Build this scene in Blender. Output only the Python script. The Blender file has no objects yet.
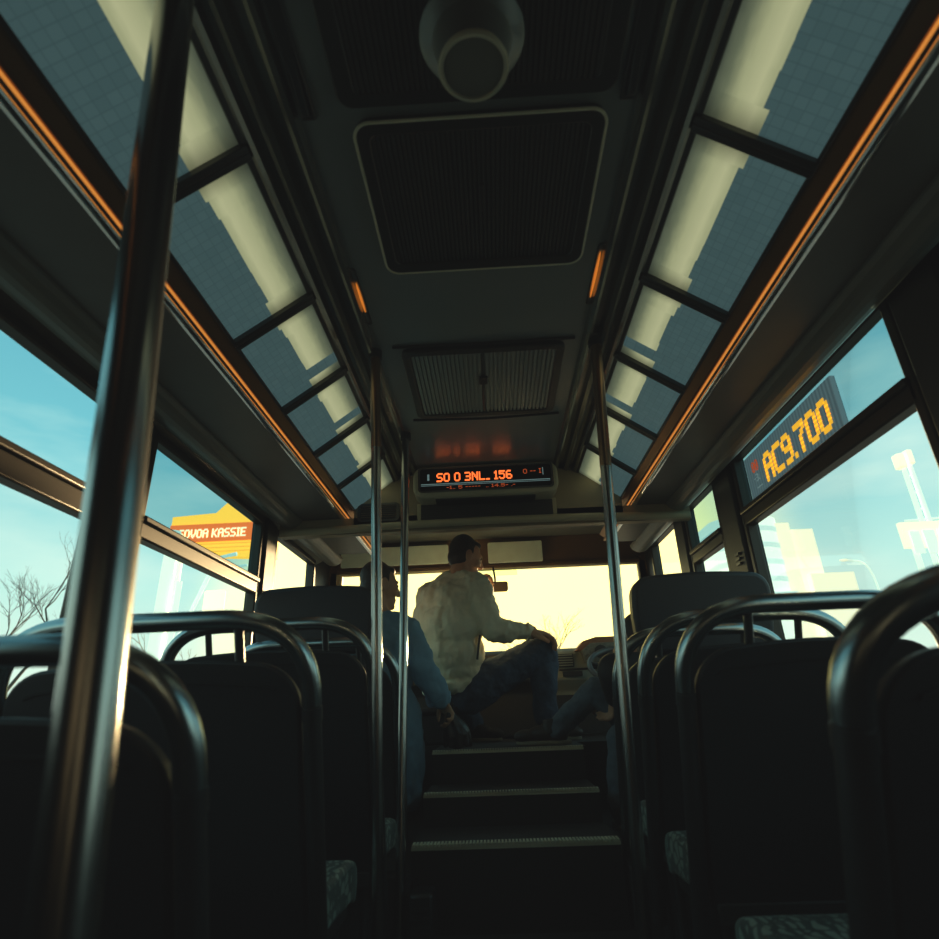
import bpy, bmesh, math, random
from mathutils import Vector, Matrix

SC = bpy.context.scene
COL = SC.collection
V = Vector
random.seed(7)

# ------------------------------------------------------------------ materials
def mat(name, col, rough=0.5, metal=0.0, var=0.15, scale=12.0, bump=0.0, bscale=None, bdist=.01,
        emit=None, estr=0.0, stretch=None, spec=0.5, coat=0.0):
    m = bpy.data.materials.new(name); m.use_nodes = True
    nt = m.node_tree; N = nt.nodes; L = nt.links
    b = N['Principled BSDF']
    tc = N.new('ShaderNodeTexCoord')
    src = tc.outputs['Object']
    if stretch:
        mp = N.new('ShaderNodeMapping'); mp.inputs['Scale'].default_value = stretch
        L.new(src, mp.inputs['Vector']); src = mp.outputs['Vector']
    nz = N.new('ShaderNodeTexNoise'); nz.inputs['Scale'].default_value = scale; nz.inputs['Detail'].default_value = 3
    L.new(src, nz.inputs['Vector'])
    mx = N.new('ShaderNodeMix'); mx.data_type = 'RGBA'
    mx.inputs['A'].default_value = (*[c * (1 - var) for c in col], 1)
    mx.inputs['B'].default_value = (*[min(1, c * (1 + var)) for c in col], 1)
    L.new(nz.outputs['Fac'], mx.inputs['Factor'])
    L.new(mx.outputs['Result'], b.inputs['Base Color'])
    b.inputs['Roughness'].default_value = rough
    b.inputs['Metallic'].default_value = metal
    b.inputs['Specular IOR Level'].default_value = spec
    b.inputs['Coat Weight'].default_value = coat
    if bump:
        bn = N.new('ShaderNodeTexNoise'); bn.inputs['Scale'].default_value = bscale or scale * 4
        L.new(src, bn.inputs['Vector'])
        bp = N.new('ShaderNodeBump'); bp.inputs['Strength'].default_value = bump; bp.inputs['Distance'].default_value = bdist
        L.new(bn.outputs['Fac'], bp.inputs['Height']); L.new(bp.outputs['Normal'], b.inputs['Normal'])
    if emit:
        b.inputs['Emission Color'].default_value = (*emit, 1)
        b.inputs['Emission Strength'].default_value = estr
    return m

def glass(name, tint, refl=0.07):
    m = bpy.data.materials.new(name); m.use_nodes = True
    nt = m.node_tree; N = nt.nodes; L = nt.links
    N.remove(N['Principled BSDF'])
    out = N['Material Output']
    tr = N.new('ShaderNodeBsdfTransparent'); gl = N.new('ShaderNodeBsdfGlossy')
    gl.inputs['Roughness'].default_value = 0.03
    tc = N.new('ShaderNodeTexCoord'); nz = N.new('ShaderNodeTexNoise'); nz.inputs['Scale'].default_value = 2.5
    L.new(tc.outputs['Object'], nz.inputs['Vector'])
    mc = N.new('ShaderNodeMix'); mc.data_type = 'RGBA'
    mc.inputs['A'].default_value = (*[t * 0.96 for t in tint], 1); mc.inputs['B'].default_value = (*tint, 1)
    L.new(nz.outputs['Fac'], mc.inputs['Factor']); L.new(mc.outputs['Result'], tr.inputs['Color'])
    lw = N.new('ShaderNodeLayerWeight'); lw.inputs['Blend'].default_value = 0.15
    mu = N.new('ShaderNodeMath'); mu.operation = 'MULTIPLY'; mu.inputs[1].default_value = refl * 5
    L.new(lw.outputs['Fresnel'], mu.inputs[0])
    ms = N.new('ShaderNodeMixShader')
    L.new(mu.outputs[0], ms.inputs[0]); L.new(tr.outputs[0], ms.inputs[1]); L.new(gl.outputs[0], ms.inputs[2])
    L.new(ms.outputs[0], out.inputs[0])
    return m

M = {}
M['dark'] = mat('dark_plastic', (.016, .017, .016), .5, bump=.05)
M['wall'] = mat('dark_wall_laminate', (.02, .02, .019), .5)
M['soffit'] = mat('soffit_laminate', (.13, .125, .11), .42)
M['mould'] = mat('rounded_moulding', (.20, .20, .17), .35)
M['floor'] = mat('rubber_floor', (.035, .035, .034), .7, var=.5, scale=160, bump=.1)
M['ceil'] = mat('glossy_ceiling_metal', (.34, .39, .385), .30, .40, var=.1, scale=4)
M['channel'] = mat('dark_channel_metal', (.28, .28, .25), .25, .9)
M['grille'] = mat('ribbed_grille', (.06, .062, .058), .45, .3)
M['gframe'] = mat('grille_frame_metal', (.06, .063, .06), .3, .6)
M['chrome'] = mat('polished_steel', (.42, .46, .46), .18, 1.0, var=.06, scale=6)
M['polesteel'] = mat('pole_steel', (.34, .35, .34), .22, 1.0, var=.08, scale=9)
M['railsteel'] = mat('rail_steel', (.36, .43, .45), .26, 1.0, var=.08, scale=9)
M['post'] = mat('dull_post', (.06, .066, .068), .38, .75)
M['bronze'] = mat('bronze_window_frame', (.04, .031, .022), .38, .4)
M['shell'] = mat('seat_shell_plastic', (.013, .015, .018), .48, bump=.06, bscale=300)
M['seatback'] = mat('seat_back_vinyl', (.021, .026, .031), .5, bump=.08, bscale=200)
M['seam'] = mat('seam_dark', (.006, .007, .008), .7)
M['bulk'] = mat('bulkhead_plastic', (.36, .29, .18), .5, bump=.03)
M['lip'] = mat('bulkhead_lip', (.55, .49, .32), .42)
M['bezel'] = mat('display_bezel', (.55, .53, .38), .4)
M['screen'] = mat('display_screen', (.006, .010, .012), .15)
M['led'] = mat('orange_led', (.6, .12, .02), .5, emit=(1.0, .18, .035), estr=1.4)
M['leddim'] = mat('dim_orange_led', (.3, .06, .02), .5, emit=(1.0, .16, .04), estr=.30)
M['ledyel'] = mat('yellow_led', (.7, .38, .03), .5, emit=(1.0, .52, .03), estr=.85)
M['ledgrey'] = mat('grey_led', (.2, .3, .3), .5, emit=(.5, .8, .8), estr=.18)
M['amber'] = mat('amber_strip', (.5, .16, .02), .4, emit=(1.0, .36, .06), estr=.62)
M['amberdim'] = mat('amber_reflection_glow', (.3, .1, .02), .35, emit=(1.0, .28, .03), estr=.6)  # glow for the imitated amber reflections on the ceiling edges
M['edge'] = mat('bright_edge_metal', (.95, .97, 1.0), .13, .95, var=.02)
M['copper'] = mat('copper_trim', (.42, .20, .07), .30, .8)
M['visor'] = mat('sun_visor_plastic', (.66, .82, .78), .5)
M['header'] = mat('header_brown', (.12, .07, .035), .5)
M['dash'] = mat('dashboard_plastic', (.30, .33, .27), .5, bump=.05)
M['dashdark'] = mat('dashboard_dark', (.025, .026, .024), .5)
M['dashbrown'] = mat('binnacle_hood', (.25, .12, .06), .5)
M['gauge'] = mat('gauge_panel', (.16, .18, .15), .4, var=.9, scale=60)
M['skin'] = mat('skin', (.60, .32, .19), .5, var=.12, scale=25, bump=.03)
M['hair'] = mat('dark_brown_hair', (.022, .012, .007), .55, var=.5, scale=60, bump=.4, bscale=150, stretch=(1, 1, .25))
M['jacket'] = mat('beige_grey_jacket', (.78, .73, .54), .85, var=.16, scale=30, bump=.75, bscale=9, bdist=.05, stretch=(1, 1, .45))
M['coat'] = mat('blue_coat', (.17, .33, .46), .8, var=.2, scale=25, bump=.75, bscale=10, bdist=.045, stretch=(1, 1, .5))
M['jeans'] = mat('blue_jeans', (.045, .075, .12), .85, var=.3, scale=40, bump=.7, bscale=14, bdist=.03)
M['jeans2'] = mat('washed_jeans', (.10, .14, .18), .85, var=.3, scale=40, bump=.7, bscale=14, bdist=.03)
M['black'] = mat('black_jacket', (.012, .013, .014), .7, bump=.4, bscale=20)
M['shoe'] = mat('shoe_leather', (.03, .024, .018), .5)
M['sole'] = mat('shoe_sole', (.30, .25, .17), .6)
M['bag'] = mat('black_plastic_bag', (.014, .014, .014), .3, bump=.6, bscale=30)
M['eye'] = mat('eye_dark', (.03, .02, .015), .2)
M['line'] = mat('thin_zip', (.015, .015, .013), .6)
M['step'] = mat('step_riser', (.012, .012, .011), .65)
M['nosing'] = mat('step_nosing_metal', (.85, .80, .60), .4, .15)
M['cream'] = mat('cream_edge_paint', (.85, .82, .62), .4)
M['browntint'] = mat('brown_reflection', (.30, .18, .10), .28, .9)  # colour of the reflection painted on the pole tops
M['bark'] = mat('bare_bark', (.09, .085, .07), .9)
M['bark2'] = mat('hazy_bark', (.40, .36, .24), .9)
M['asphalt'] = mat('asphalt', (.16, .16, .15), .9, var=.3, scale=2)
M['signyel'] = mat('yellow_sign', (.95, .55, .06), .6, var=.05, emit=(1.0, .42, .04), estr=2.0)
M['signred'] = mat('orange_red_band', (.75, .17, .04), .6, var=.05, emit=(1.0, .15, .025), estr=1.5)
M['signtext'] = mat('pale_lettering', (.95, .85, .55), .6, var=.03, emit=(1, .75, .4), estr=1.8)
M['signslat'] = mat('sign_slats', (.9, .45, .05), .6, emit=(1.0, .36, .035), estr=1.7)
M['facade'] = mat('cream_facade', (.9, .86, .68), .8, var=.03, emit=(1.0, .93, .60), estr=.9)  # emission on this and the next pale materials stands in for sunlit haze
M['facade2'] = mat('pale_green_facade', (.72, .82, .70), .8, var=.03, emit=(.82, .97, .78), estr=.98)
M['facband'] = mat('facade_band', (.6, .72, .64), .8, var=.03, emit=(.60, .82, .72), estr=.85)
M['pale'] = mat('pale_steel', (.75, .85, .76), .6, emit=(.80, .95, .72), estr=.8)  # glow imitates haze here too
M['glass'] = glass('clear_glass', (.96, .985, .97), .03)
M['glasst'] = glass('tinted_glass', (.42, .62, .66), .04)
M['glassh'] = glass('light_tinted_glass', (.72, .90, .93), .04)
M['glassf'] = glass('windscreen_glass', (1, .985, .93), .04)
M['glassb'] = glass('blue_sun_strip', (.72, .85, .70), .04)

def panel_glow():
    m = bpy.data.materials.new('lit_diffuser'); m.use_nodes = True
    nt = m.node_tree; N = nt.nodes; L = nt.links; b = N['Principled BSDF']
    at = N.new('ShaderNodeUVMap'); at.uv_map = 'UVMap'
    sp = N.new('ShaderNodeSeparateXYZ'); L.new(at.outputs['UV'], sp.inputs[0])
    r = N.new('ShaderNodeValToRGB')            # falloff of an unmodelled tube painted across the diffuser, u: 0 inner edge, 1 outer edge
    e = r.color_ramp.elements
    e[0].position = 0; e[0].color = (.045, .06, .045, 1)
    e[1].position = 1; e[1].color = (.46, .49, .27, 1)
    for p, c in ((.28, (.16, .19, .115, 1)), (.55, (.47, .50, .275, 1)), (.85, (.60, .62, .35, 1))):
        k = e.new(p); k.color = c
    nz = N.new('ShaderNodeTexNoise'); nz.inputs['Scale'].default_value = 9
    ad = N.new('ShaderNodeMath'); ad.operation = 'MULTIPLY_ADD'; ad.inputs[1].default_value = .12; 
    L.new(nz.outputs['Fac'], ad.inputs[0]); L.new(sp.outputs['X'], ad.inputs[2])
    L.new(ad.outputs[0], r.inputs[0])
    b.inputs['Base Color'].default_value = (.12, .13, .09, 1); b.inputs['Roughness'].default_value = .35
    L.new(r.outputs['Color'], b.inputs['Emission Color'])
    iv = N.new('ShaderNodeMath'); iv.operation = 'SUBTRACT'; iv.inputs[0].default_value = 1; L.new(sp.outputs['Y'], iv.inputs[1])
    mn = N.new('ShaderNodeMath'); mn.operation = 'MINIMUM'; L.new(sp.outputs['Y'], mn.inputs[0]); L.new(iv.outputs[0], mn.inputs[1])
    fd = N.new('ShaderNodeMapRange'); fd.interpolation_type = 'SMOOTHSTEP'          # glow painted dimmer towards the panel ends
    fd.inputs['From Min'].default_value = -.03; fd.inputs['From Max'].default_value = .14; fd.inputs['To Min'].default_value = .22; fd.inputs['To Max'].default_value = .68
    L.new(mn.outputs[0], fd.inputs['Value']); L.new(fd.outputs[0], b.inputs['Emission Strength'])
    return m
def panel_screen():
    m = bpy.data.materials.new('blue_grid_screen'); m.use_nodes = True
    nt = m.node_tree; N = nt.nodes; L = nt.links; b = N['Principled BSDF']
    at = N.new('ShaderNodeUVMap'); at.uv_map = 'UVMap'
    br = N.new('ShaderNodeTexBrick'); br.inputs['Scale'].default_value = 1.0
    br.offset = 0.0; br.inputs['Brick Width'].default_value = .027; br.inputs['Row Height'].default_value = .024
    br.inputs['Mortar Size'].default_value = .0016; br.inputs['Mortar Smooth'].default_value = .8
    br.inputs['Color1'].default_value = (.07, .135, .138, 1); br.inputs['Color2'].default_value = (.062, .122, .126, 1)
    br.inputs['Mortar'].default_value = (.050, .100, .104, 1)
    L.new(at.outputs['UV'], br.inputs['Vector'])
    L.new(br.outputs['Color'], b.inputs['Base Color'])
    L.new(br.outputs['Color'], b.inputs['Emission Color']); b.inputs['Emission Strength'].default_value = .55
    b.inputs['Roughness'].default_value = .35
    return m
M['glow'] = panel_glow(); M['grid'] = panel_screen()

def cushion_fabric():
    m = mat('patterned_moquette', (.13, .16, .14), .55, bump=.1, bscale=200)
    nt = m.node_tree; N = nt.nodes; L = nt.links; b = N['Principled BSDF']
    tc = N.new('ShaderNodeTexCoord')
    vo = N.new('ShaderNodeTexVoronoi'); vo.inputs['Scale'].default_value = 26; vo.feature = 'DISTANCE_TO_EDGE'
    wv = N.new('ShaderNodeTexWave'); wv.inputs['Scale'].default_value = 14; wv.inputs['Distortion'].default_value = 9
    L.new(tc.outputs['Object'], vo.inputs['Vector']); L.new(tc.outputs['Object'], wv.inputs['Vector'])
    mu = N.new('ShaderNodeMath'); mu.operation = 'MULTIPLY'; L.new(vo.outputs['Distance'], mu.inputs[0]); mu.inputs[1].default_value = 5
    mn = N.new('ShaderNodeMath'); mn.operation = 'MULTIPLY'; L.new(mu.outputs[0], mn.inputs[0]); L.new(wv.outputs['Fac'], mn.inputs[1])
    r = N.new('ShaderNodeValToRGB'); r.color_ramp.elements[0].color = (.10, .13, .12, 1); r.color_ramp.elements[0].position = .15
    r.color_ramp.elements[1].color = (.42, .48, .40, 1); r.color_ramp.elements[1].position = .5
    L.new(mn.outputs[0], r.inputs[0]); L.new(r.outputs['Color'], b.inputs['Base Color'])
    return m
M['moq'] = cushion_fabric()
M['cushedge'] = mat('cushion_vinyl_edge', (.20, .25, .22), .35, bump=.05)

def dotboard():
    m = bpy.data.materials.new('dot_matrix_mesh'); m.use_nodes = True
    nt = m.node_tree; N = nt.nodes; L = nt.links; b = N['Principled BSDF']
    tc = N.new('ShaderNodeTexCoord'); wv = N.new('ShaderNodeTexWave')
    wv.bands_direction = 'Y'; wv.inputs['Scale'].default_value = 16
    L.new(tc.outputs['Object'], wv.inputs['Vector'])
    r = N.new('ShaderNodeValToRGB'); r.color_ramp.elements[0].color = (.045, .085, .095, 1); r.color_ramp.elements[1].color = (.075, .135, .145, 1)
    L.new(wv.outputs['Fac'], r.inputs[0]); L.new(r.outputs['Color'], b.inputs['Base Color'])
    L.new(r.outputs['Color'], b.inputs['Emission Color']); b.inputs['Emission Strength'].default_value = .8
    b.inputs['Roughness'].default_value = .4
    return m
M['dotboard'] = dotboard()

# ------------------------------------------------------------------ mesh builder
class MB:
    def __init__(s): s.v = []; s.f = []; s.uv = {}; s.mi = []
    def add(s, vs, fs, uvs=None):
        o = len(s.v); s.v += [tuple(p) for p in vs]
        for i, f in enumerate(fs):
            s.f.append(tuple(o + k for k in f))
            if uvs: s.uv[len(s.f) - 1] = [uvs[k] for k in f]
        return s
    def box(s, a, b):
        x0, y0, z0 = [min(p, q) for p, q in zip(a, b)]; x1, y1, z1 = [max(p, q) for p, q in zip(a, b)]
        vs = [(x0,y0,z0),(x1,y0,z0),(x1,y1,z0),(x0,y1,z0),(x0,y0,z1),(x1,y0,z1),(x1,y1,z1),(x0,y1,z1)]
        return s.add(vs, [(0,3,2,1),(4,5,6,7),(0,1,5,4),(1,2,6,5),(2,3,7,6),(3,0,4,7)])
    def quad(s, a, b, c, d, uvs=None): return s.add([a, b, c, d], [(0,1,2,3)], uvs)
    def tube(s, pts, r, n=12, cap=True):
        pts = [V(p) for p in pts]; R = r if isinstance(r, (list, tuple)) else [r] * len(pts)
        vs = []; prev = None
        for i, p in enumerate(pts):
            t = (pts[min(i+1, len(pts)-1)] - pts[max(i-1, 0)]).normalized()
            if prev is None:
                a = V((0,0,1)) if abs(t.z) < .9 else V((1,0,0)); u = t.cross(a).normalized()
            else:
                u = (prev - t * prev.dot(t)).normalized()
            prev = u; w = t.cross(u)
            for k in range(n):
                q = 2 * math.pi * k / n
                vs.append(p + (u * math.cos(q) + w * math.sin(q)) * R[i])
        fs = []
        for i in range(len(pts) - 1):
            for k in range(n):
                fs.append((i*n+k, i*n+(k+1)%n, (i+1)*n+(k+1)%n, (i+1)*n+k))
        if cap: fs += [tuple(range(n-1, -1, -1)), tuple((len(pts)-1)*n+k for k in range(n))]
        return s.add(vs, fs)
    def ell(s, c, rad, B=None, nu=20, nv=12):
        B = B or Matrix.Identity(3); c = V(c); vs = [c + B @ V((0,0,rad[2]))]; fs = []
        for i in range(1, nv):
            a = math.pi * i / nv
            for k in range(nu):
                q = 2*math.pi*k/nu
                vs.append(c + B @ V((rad[0]*math.sin(a)*math.cos(q), rad[1]*math.sin(a)*math.sin(q), rad[2]*math.cos(a))))
        vs.append(c + B @ V((0,0,-rad[2]))); e = len(vs) - 1
        for k in range(nu): fs.append((0, 1+k, 1+(k+1)%nu))
        for i in range(nv-2):
            for k in range(nu):
                fs.append((1+i*nu+k, 1+(i+1)*nu+k, 1+(i+1)*nu+(k+1)%nu, 1+i*nu+(k+1)%nu))
        for k in range(nu): fs.append((1+(nv-2)*nu+k, e, 1+(nv-2)*nu+(k+1)%nu))
        return s.add(vs, fs)
    def limb(s, pts, rs, n=16):
        """tapered chain with rounded joints"""
        for i in range(len(pts)-1): s.tube([pts[i], pts[i+1]], [rs[i], rs[i+1]], n)
        for p, r in zip(pts, rs): s.ell(p, (r, r, r), nu=16, nv=10)
        return s
    def prism(s, poly, fn, d0, d1):
        """poly of 2-D points, fn(u, v, d) -> 3-D, extruded from d0 to d1"""
        n = len(poly)
        vs = [fn(u, w, d0) for u, w in poly] + [fn(u, w, d1) for u, w in poly]
        fs = [tuple(range(n-1, -1, -1)), tuple(range(n, 2*n))] + [(k, (k+1)%n, n+(k+1)%n, n+k) for k in range(n)]
        return s.add(vs, fs)
    def lathe(s, prof, c, n=40):
        """profile of (radius, z) round a vertical axis through c"""
        vs = []; c = V(c)
        for r, z in prof:
            for k in range(n):
                q = 2*math.pi*k/n; vs.append(c + V((r*math.cos(q), r*math.sin(q), z)))
        fs = []
        for i in range(len(prof)-1):
            for k in range(n): fs.append((i*n+k, i*n+(k+1)%n, (i+1)*n+(k+1)%n, (i+1)*n+k))
        fs += [tuple(range(n)), tuple((len(prof)-1)*n+k for k in range(n-1, -1, -1))]
        return s.add(vs, fs)
    def build(s, name, m, parent=None, smooth=False, bevel=0, seg=2, remesh=0, smit=6, disp=0, label=None, recalc=True):
        me = bpy.data.meshes.new(name); me.from_pydata(s.v, [], s.f)
        if s.uv:
            ul = me.uv_layers.new(name='UVMap')
            for p in me.polygons:
                if p.index in s.uv:
                    for li, uv in zip(p.loop_indices, s.uv[p.index]): ul.data[li].uv = uv
        if recalc:
            b = bmesh.new(); b.from_mesh(me); bmesh.ops.recalc_face_normals(b, faces=b.faces[:]); b.to_mesh(me); b.free()
        o = bpy.data.objects.new(name, me); COL.objects.link(o)
        me.materials.append(M[m] if isinstance(m, str) else m)
        if parent is not None:
            o.parent = parent; o.matrix_parent_inverse = Matrix.Translation(parent.location).inverted()
        if bevel:
            w = o.modifiers.new('bevel', 'BEVEL'); w.width = bevel; w.segments = seg; w.limit_method = 'ANGLE'; w.angle_limit = .6
            smooth = True
        if remesh:
            w = o.modifiers.new('remesh', 'REMESH'); w.mode = 'VOXEL'; w.voxel_size = remesh; w.use_smooth_shade = True
            if smit:
                w = o.modifiers.new('smooth', 'SMOOTH'); w.factor = .5; w.iterations = smit
            if disp:
                tx = bpy.data.textures.new('cloth_folds', 'CLOUDS'); tx.noise_scale = .085; tx.noise_depth = 2
                w = o.modifiers.new('folds', 'DISPLACE'); w.texture = tx; w.strength = disp; w.mid_level = .5; w.texture_coords = 'LOCAL'
        if smooth or remesh:
            for p in me.polygons: p.use_smooth = True
            if not remesh:
                try: me.set_sharp_from_angle(angle=.75)
                except Exception: pass
        if label: o['label'] = label
        return o

def tag(o, label=None, cat=None, group=None, kind=None):
    if label: o['label'] = label
    if cat: o['category'] = cat
    if group: o['group'] = group
    if kind: o['kind'] = kind
    return o
def empty(name, loc, label=None, cat=None, group=None, kind=None):
    o = bpy.data.objects.new(name, None); COL.objects.link(o); o.location = loc; o.empty_display_size = .05
    return tag(o, label, cat, group, kind)
def struct(mb, name, m, label=None, **k):
    o = mb.build(name, m, **k); o['kind'] = 'structure'
    if label: o['label'] = label
    return o
def lerp(a, b, t): return V(a) * (1 - t) + V(b) * t
def arc_path(pts, rad, n=8):
    """polyline with rounded corners"""
    pts = [V(p) for p in pts]; out = [pts[0]]
    for i in range(1, len(pts)-1):
        p = pts[i]; a = (pts[i-1]-p); b = (pts[i+1]-p)
        A = p + a.normalized()*min(rad, a.length*(.49 if 1 < i < len(pts)-2 or i > 1 and len(pts) == 3 else .9) if a.length < .3 else a.length*.49)
        B = p + b.normalized()*min(rad, b.length*.9 if b.length < .3 else b.length*.49)
        for k in range(n+1):
            t = k/n; out.append(A*(1-t)**2 + p*2*t*(1-t) + B*t*t)
    out.append(pts[-1]); return out

# ------------------------------------------------------------------ dimensions (metres)
XL, XR = -1.15, 1.10          # side walls
FLOOR = .12
HC = 1.95                     # flat ceiling
YB, YF = -1.4, 4.10           # rear wall, windscreen

# ------------------------------------------------------------------ setting: floor, walls, ceiling
mb = MB(); mb.box((XL-.05, YB, FLOOR-.06), (XR+.05, YF+.05, FLOOR))
mb.box((XL, 2.25, .22), (-.31, 3.40, .30)); mb.box((.40, 2.25, .22), (XR, 3.30, .30))
mb.box((XL, 2.20, FLOOR-.05), (-.31, 2.26, .29)); mb.box((.40, 2.20, FLOOR-.05), (XR, 2.26, .29))
struct(mb, 'floor', 'floor')
mb = MB(); mb.box((-.31, 2.985, .52), (.40, YF, .605)); mb.box((XL, 3.40, .22), (-.31, YF, .605)); mb.box((.40, 3.30, .22), (XR, YF, .605))
struct(mb, 'floor_front', 'floor', 'raised dark front platform floor')

WL = [(.15, 1.56), (1.74, 2.74), (2.92, 3.62)]        # left window openings (y0, y1)
WR = [(.05, 1.08), (1.29, 2.37), (2.60, 3.06), (3.24, 3.80)]
def side_wall(name, x, out, wins, z0, z1):
    mb = MB(); a, b = sorted((x, x + out*.025))
    mb.box((a, YB, FLOOR-.06), (b, YF+.1, z0)); mb.box((a, YB, z1), (b, YF+.1, 2.06))
    ys = [YB] + [v for w in wins for v in w] + [YF+.02]
    for i in range(0, len(ys), 2): mb.box((a, ys[i], z0), (b, ys[i+1], z1))
    return struct(mb, name, 'wall')
ZS, ZTL, ZTR = .74, 1.69, 1.75
side_wall('wall_left', XL, -1, WL, ZS, ZTL)
side_wall('wall_right', XR, 1, WR, ZS, ZTR)
mb = MB(); mb.box((XL-.05, YB-.06, FLOOR-.06), (XR+.05, YB, 2.06)); struct(mb, 'wall_back', 'wall')
mb = MB(); mb.box((XL-.05, YF, .05), (XR+.05, YF+.06, 1.12)); mb.box((XL-.05, YF, 1.71), (XR+.05, YF+.06, 2.06))
mb.box((XL-.05, YF-.02, 1.1), (XL+.05, YF+.06, 1.75)); mb.box((XR-.05, YF-.02, 1.1), (XR+.05, YF+.06, 1.75))
struct(mb, 'wall_front', 'header')
# raised pillar covers between windows, with clips
for side, x, s, wins, zt in (('left', XL, 1, WL, ZTL), ('right', XR, -1, WR, ZTR)):
    for i in range(len(wins)-1):
        y0, y1 = wins[i][1]+.02, wins[i+1][0]-.02
        mb = MB(); mb.box((x, y0, ZS-.3), (x + s*.045, y1, zt+.02))
        nm = 'trim_%d' % (i + (1 if side == 'left' else 5))
        o = struct(mb, nm, 'dark', 'dark upright window pillar on the %s wall' % side, bevel=.012)
        c = MB()
        for k in range(3): c.box((x+s*.045, y0+.05, 1.30+k*.02), (x+s*.055, y0+.09, 1.31+k*.02))
        c.build('clip', 'post', o)

# ceiling: roof skin above everything, flat centre with a cove to the bulkhead
mb = MB(); mb.box((XL-.06, YB-.06, 2.04), (XR+.06, YF+.1, 2.10))
yy = [YB, 2.45, 2.60, 2.86]; zz = [HC, HC, HC, HC+.004]
for i in range(len(yy)-1):
    mb.quad((-.365, yy[i], zz[i]), (-.365, yy[i+1], zz[i+1]), (.365, yy[i+1], zz[i+1]), (.365, yy[i], zz[i]))
mb.box((XL, 2.9, 1.92), (XR, YF, 1.96))
struct(mb, 'ceiling', 'ceil', smooth=True)
# long stepped channels either side of the ceiling centre
def extrude_profile(prof, y0, y1):
    mb = MB()
    for (x0, z0), (x1, z1) in zip(prof, prof[1:]):
        mb.quad((x0, y0, z0), (x0, y1, z0), (x1, y1, z1), (x1, y0, z1))
    return mb
def strip_prof(s):
    return [(s*.355, 1.955), (s*.362, 1.93), (s*.372, 1.925), (s*.382, 1.932), (s*.388, 1.965), (s*.412, 1.965), (s*.418, 1.94),
            (s*.432, 1.934), (s*.444, 1.941), (s*.448, 1.957), (s*.462, 1.955), (s*.466, 1.93), (s*.474, 1.922), (s*.486, 1.925), (s*.488, 1.95)]
n_trim = 12
for s, nm in ((-1, 'left'), (1, 'right')):
    mb = extrude_profile(strip_prof(s), YB, 2.95)
    struct(mb, 'trim_%d' % n_trim, 'channel', 'long stepped dark metal channel along the %s of the ceiling' % nm, smooth=False); n_trim += 1
    # soffit below the light panels, with the rounded moulding above the windows
    w = abs(XL if s < 0 else XR); zt = ZTL if s < 0 else ZTR
    xi = .752
    mb = MB()
    mb.box((s*xi, YB, 1.728), (s*(w-.16), 3.62, 1.80))
    mb.box((s*xi, YB, 1.80), (s*(xi+.01), 3.62, 1.83))
    struct(mb, 'trim_%d' % n_trim, 'soffit', 'dark flat soffit above the %s windows' % nm, bevel=.006); n_trim += 1
    mb = MB(); cx = w-.115; cz = 1.735
    prof = [(cx + .062*math.cos(q), cz + .05*math.sin(q)) for q in [math.pi*(1 + k/10*0.95) for k in range(11)]] + [(w, zt+.01)]
    prof = [(s*a, b) for a, b in prof]
    mb = extrude_profile(prof, YB, 3.75)
    struct(mb, 'trim_%d' % n_trim, 'mould', 'rounded grey moulding over the %s windows' % nm, smooth=True); n_trim += 1
    # polished edge trim below the amber strip
    mb = MB(); fx, fz_ = .006, -.0095     # narrow face tilted towards the aisle
    ar = [(.758 - .013*math.cos(math.radians(a_)), 1.731 - .013*math.sin(math.radians(a_))) for a_ in range(-20, 91, 10)]
    mb.prism([(s*a_, b_) for a_, b_ in ar] + [(s*.764, 1.718), (s*.764, 1.737)], lambda u, w_, d: (u, d, w_), YB, 3.62)
    struct(mb, 'trim_%d' % n_trim, 'edge', 'polished edge strip along the %s light panels' % nm, smooth=True); n_trim += 1
    mb = MB(); mb.quad((s*.700, YB, 1.772), (s*.700, 3.58, 1.772), (s*.728, 3.58, 1.748), (s*.728, YB, 1.748))
    mb.box((s*.728, YB, 1.738), (s*.744, 3.62, 1.752))
    struct(mb, 'trim_%d' % n_trim, 'copper', 'copper coloured channel holding the %s amber strip' % nm); n_trim += 1
    # amber strip lamp
    mb = MB(); mb.tube([(s*.735, -.6, 1.7365), (s*.735, 3.56, 1.7365)], .0032, 8)
    o = mb.build('amber_light_strip', 'amber', smooth=True)
    tag(o, 'thin glowing amber strip running along the %s row of ceiling light panels' % nm, 'light strip')

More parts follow.
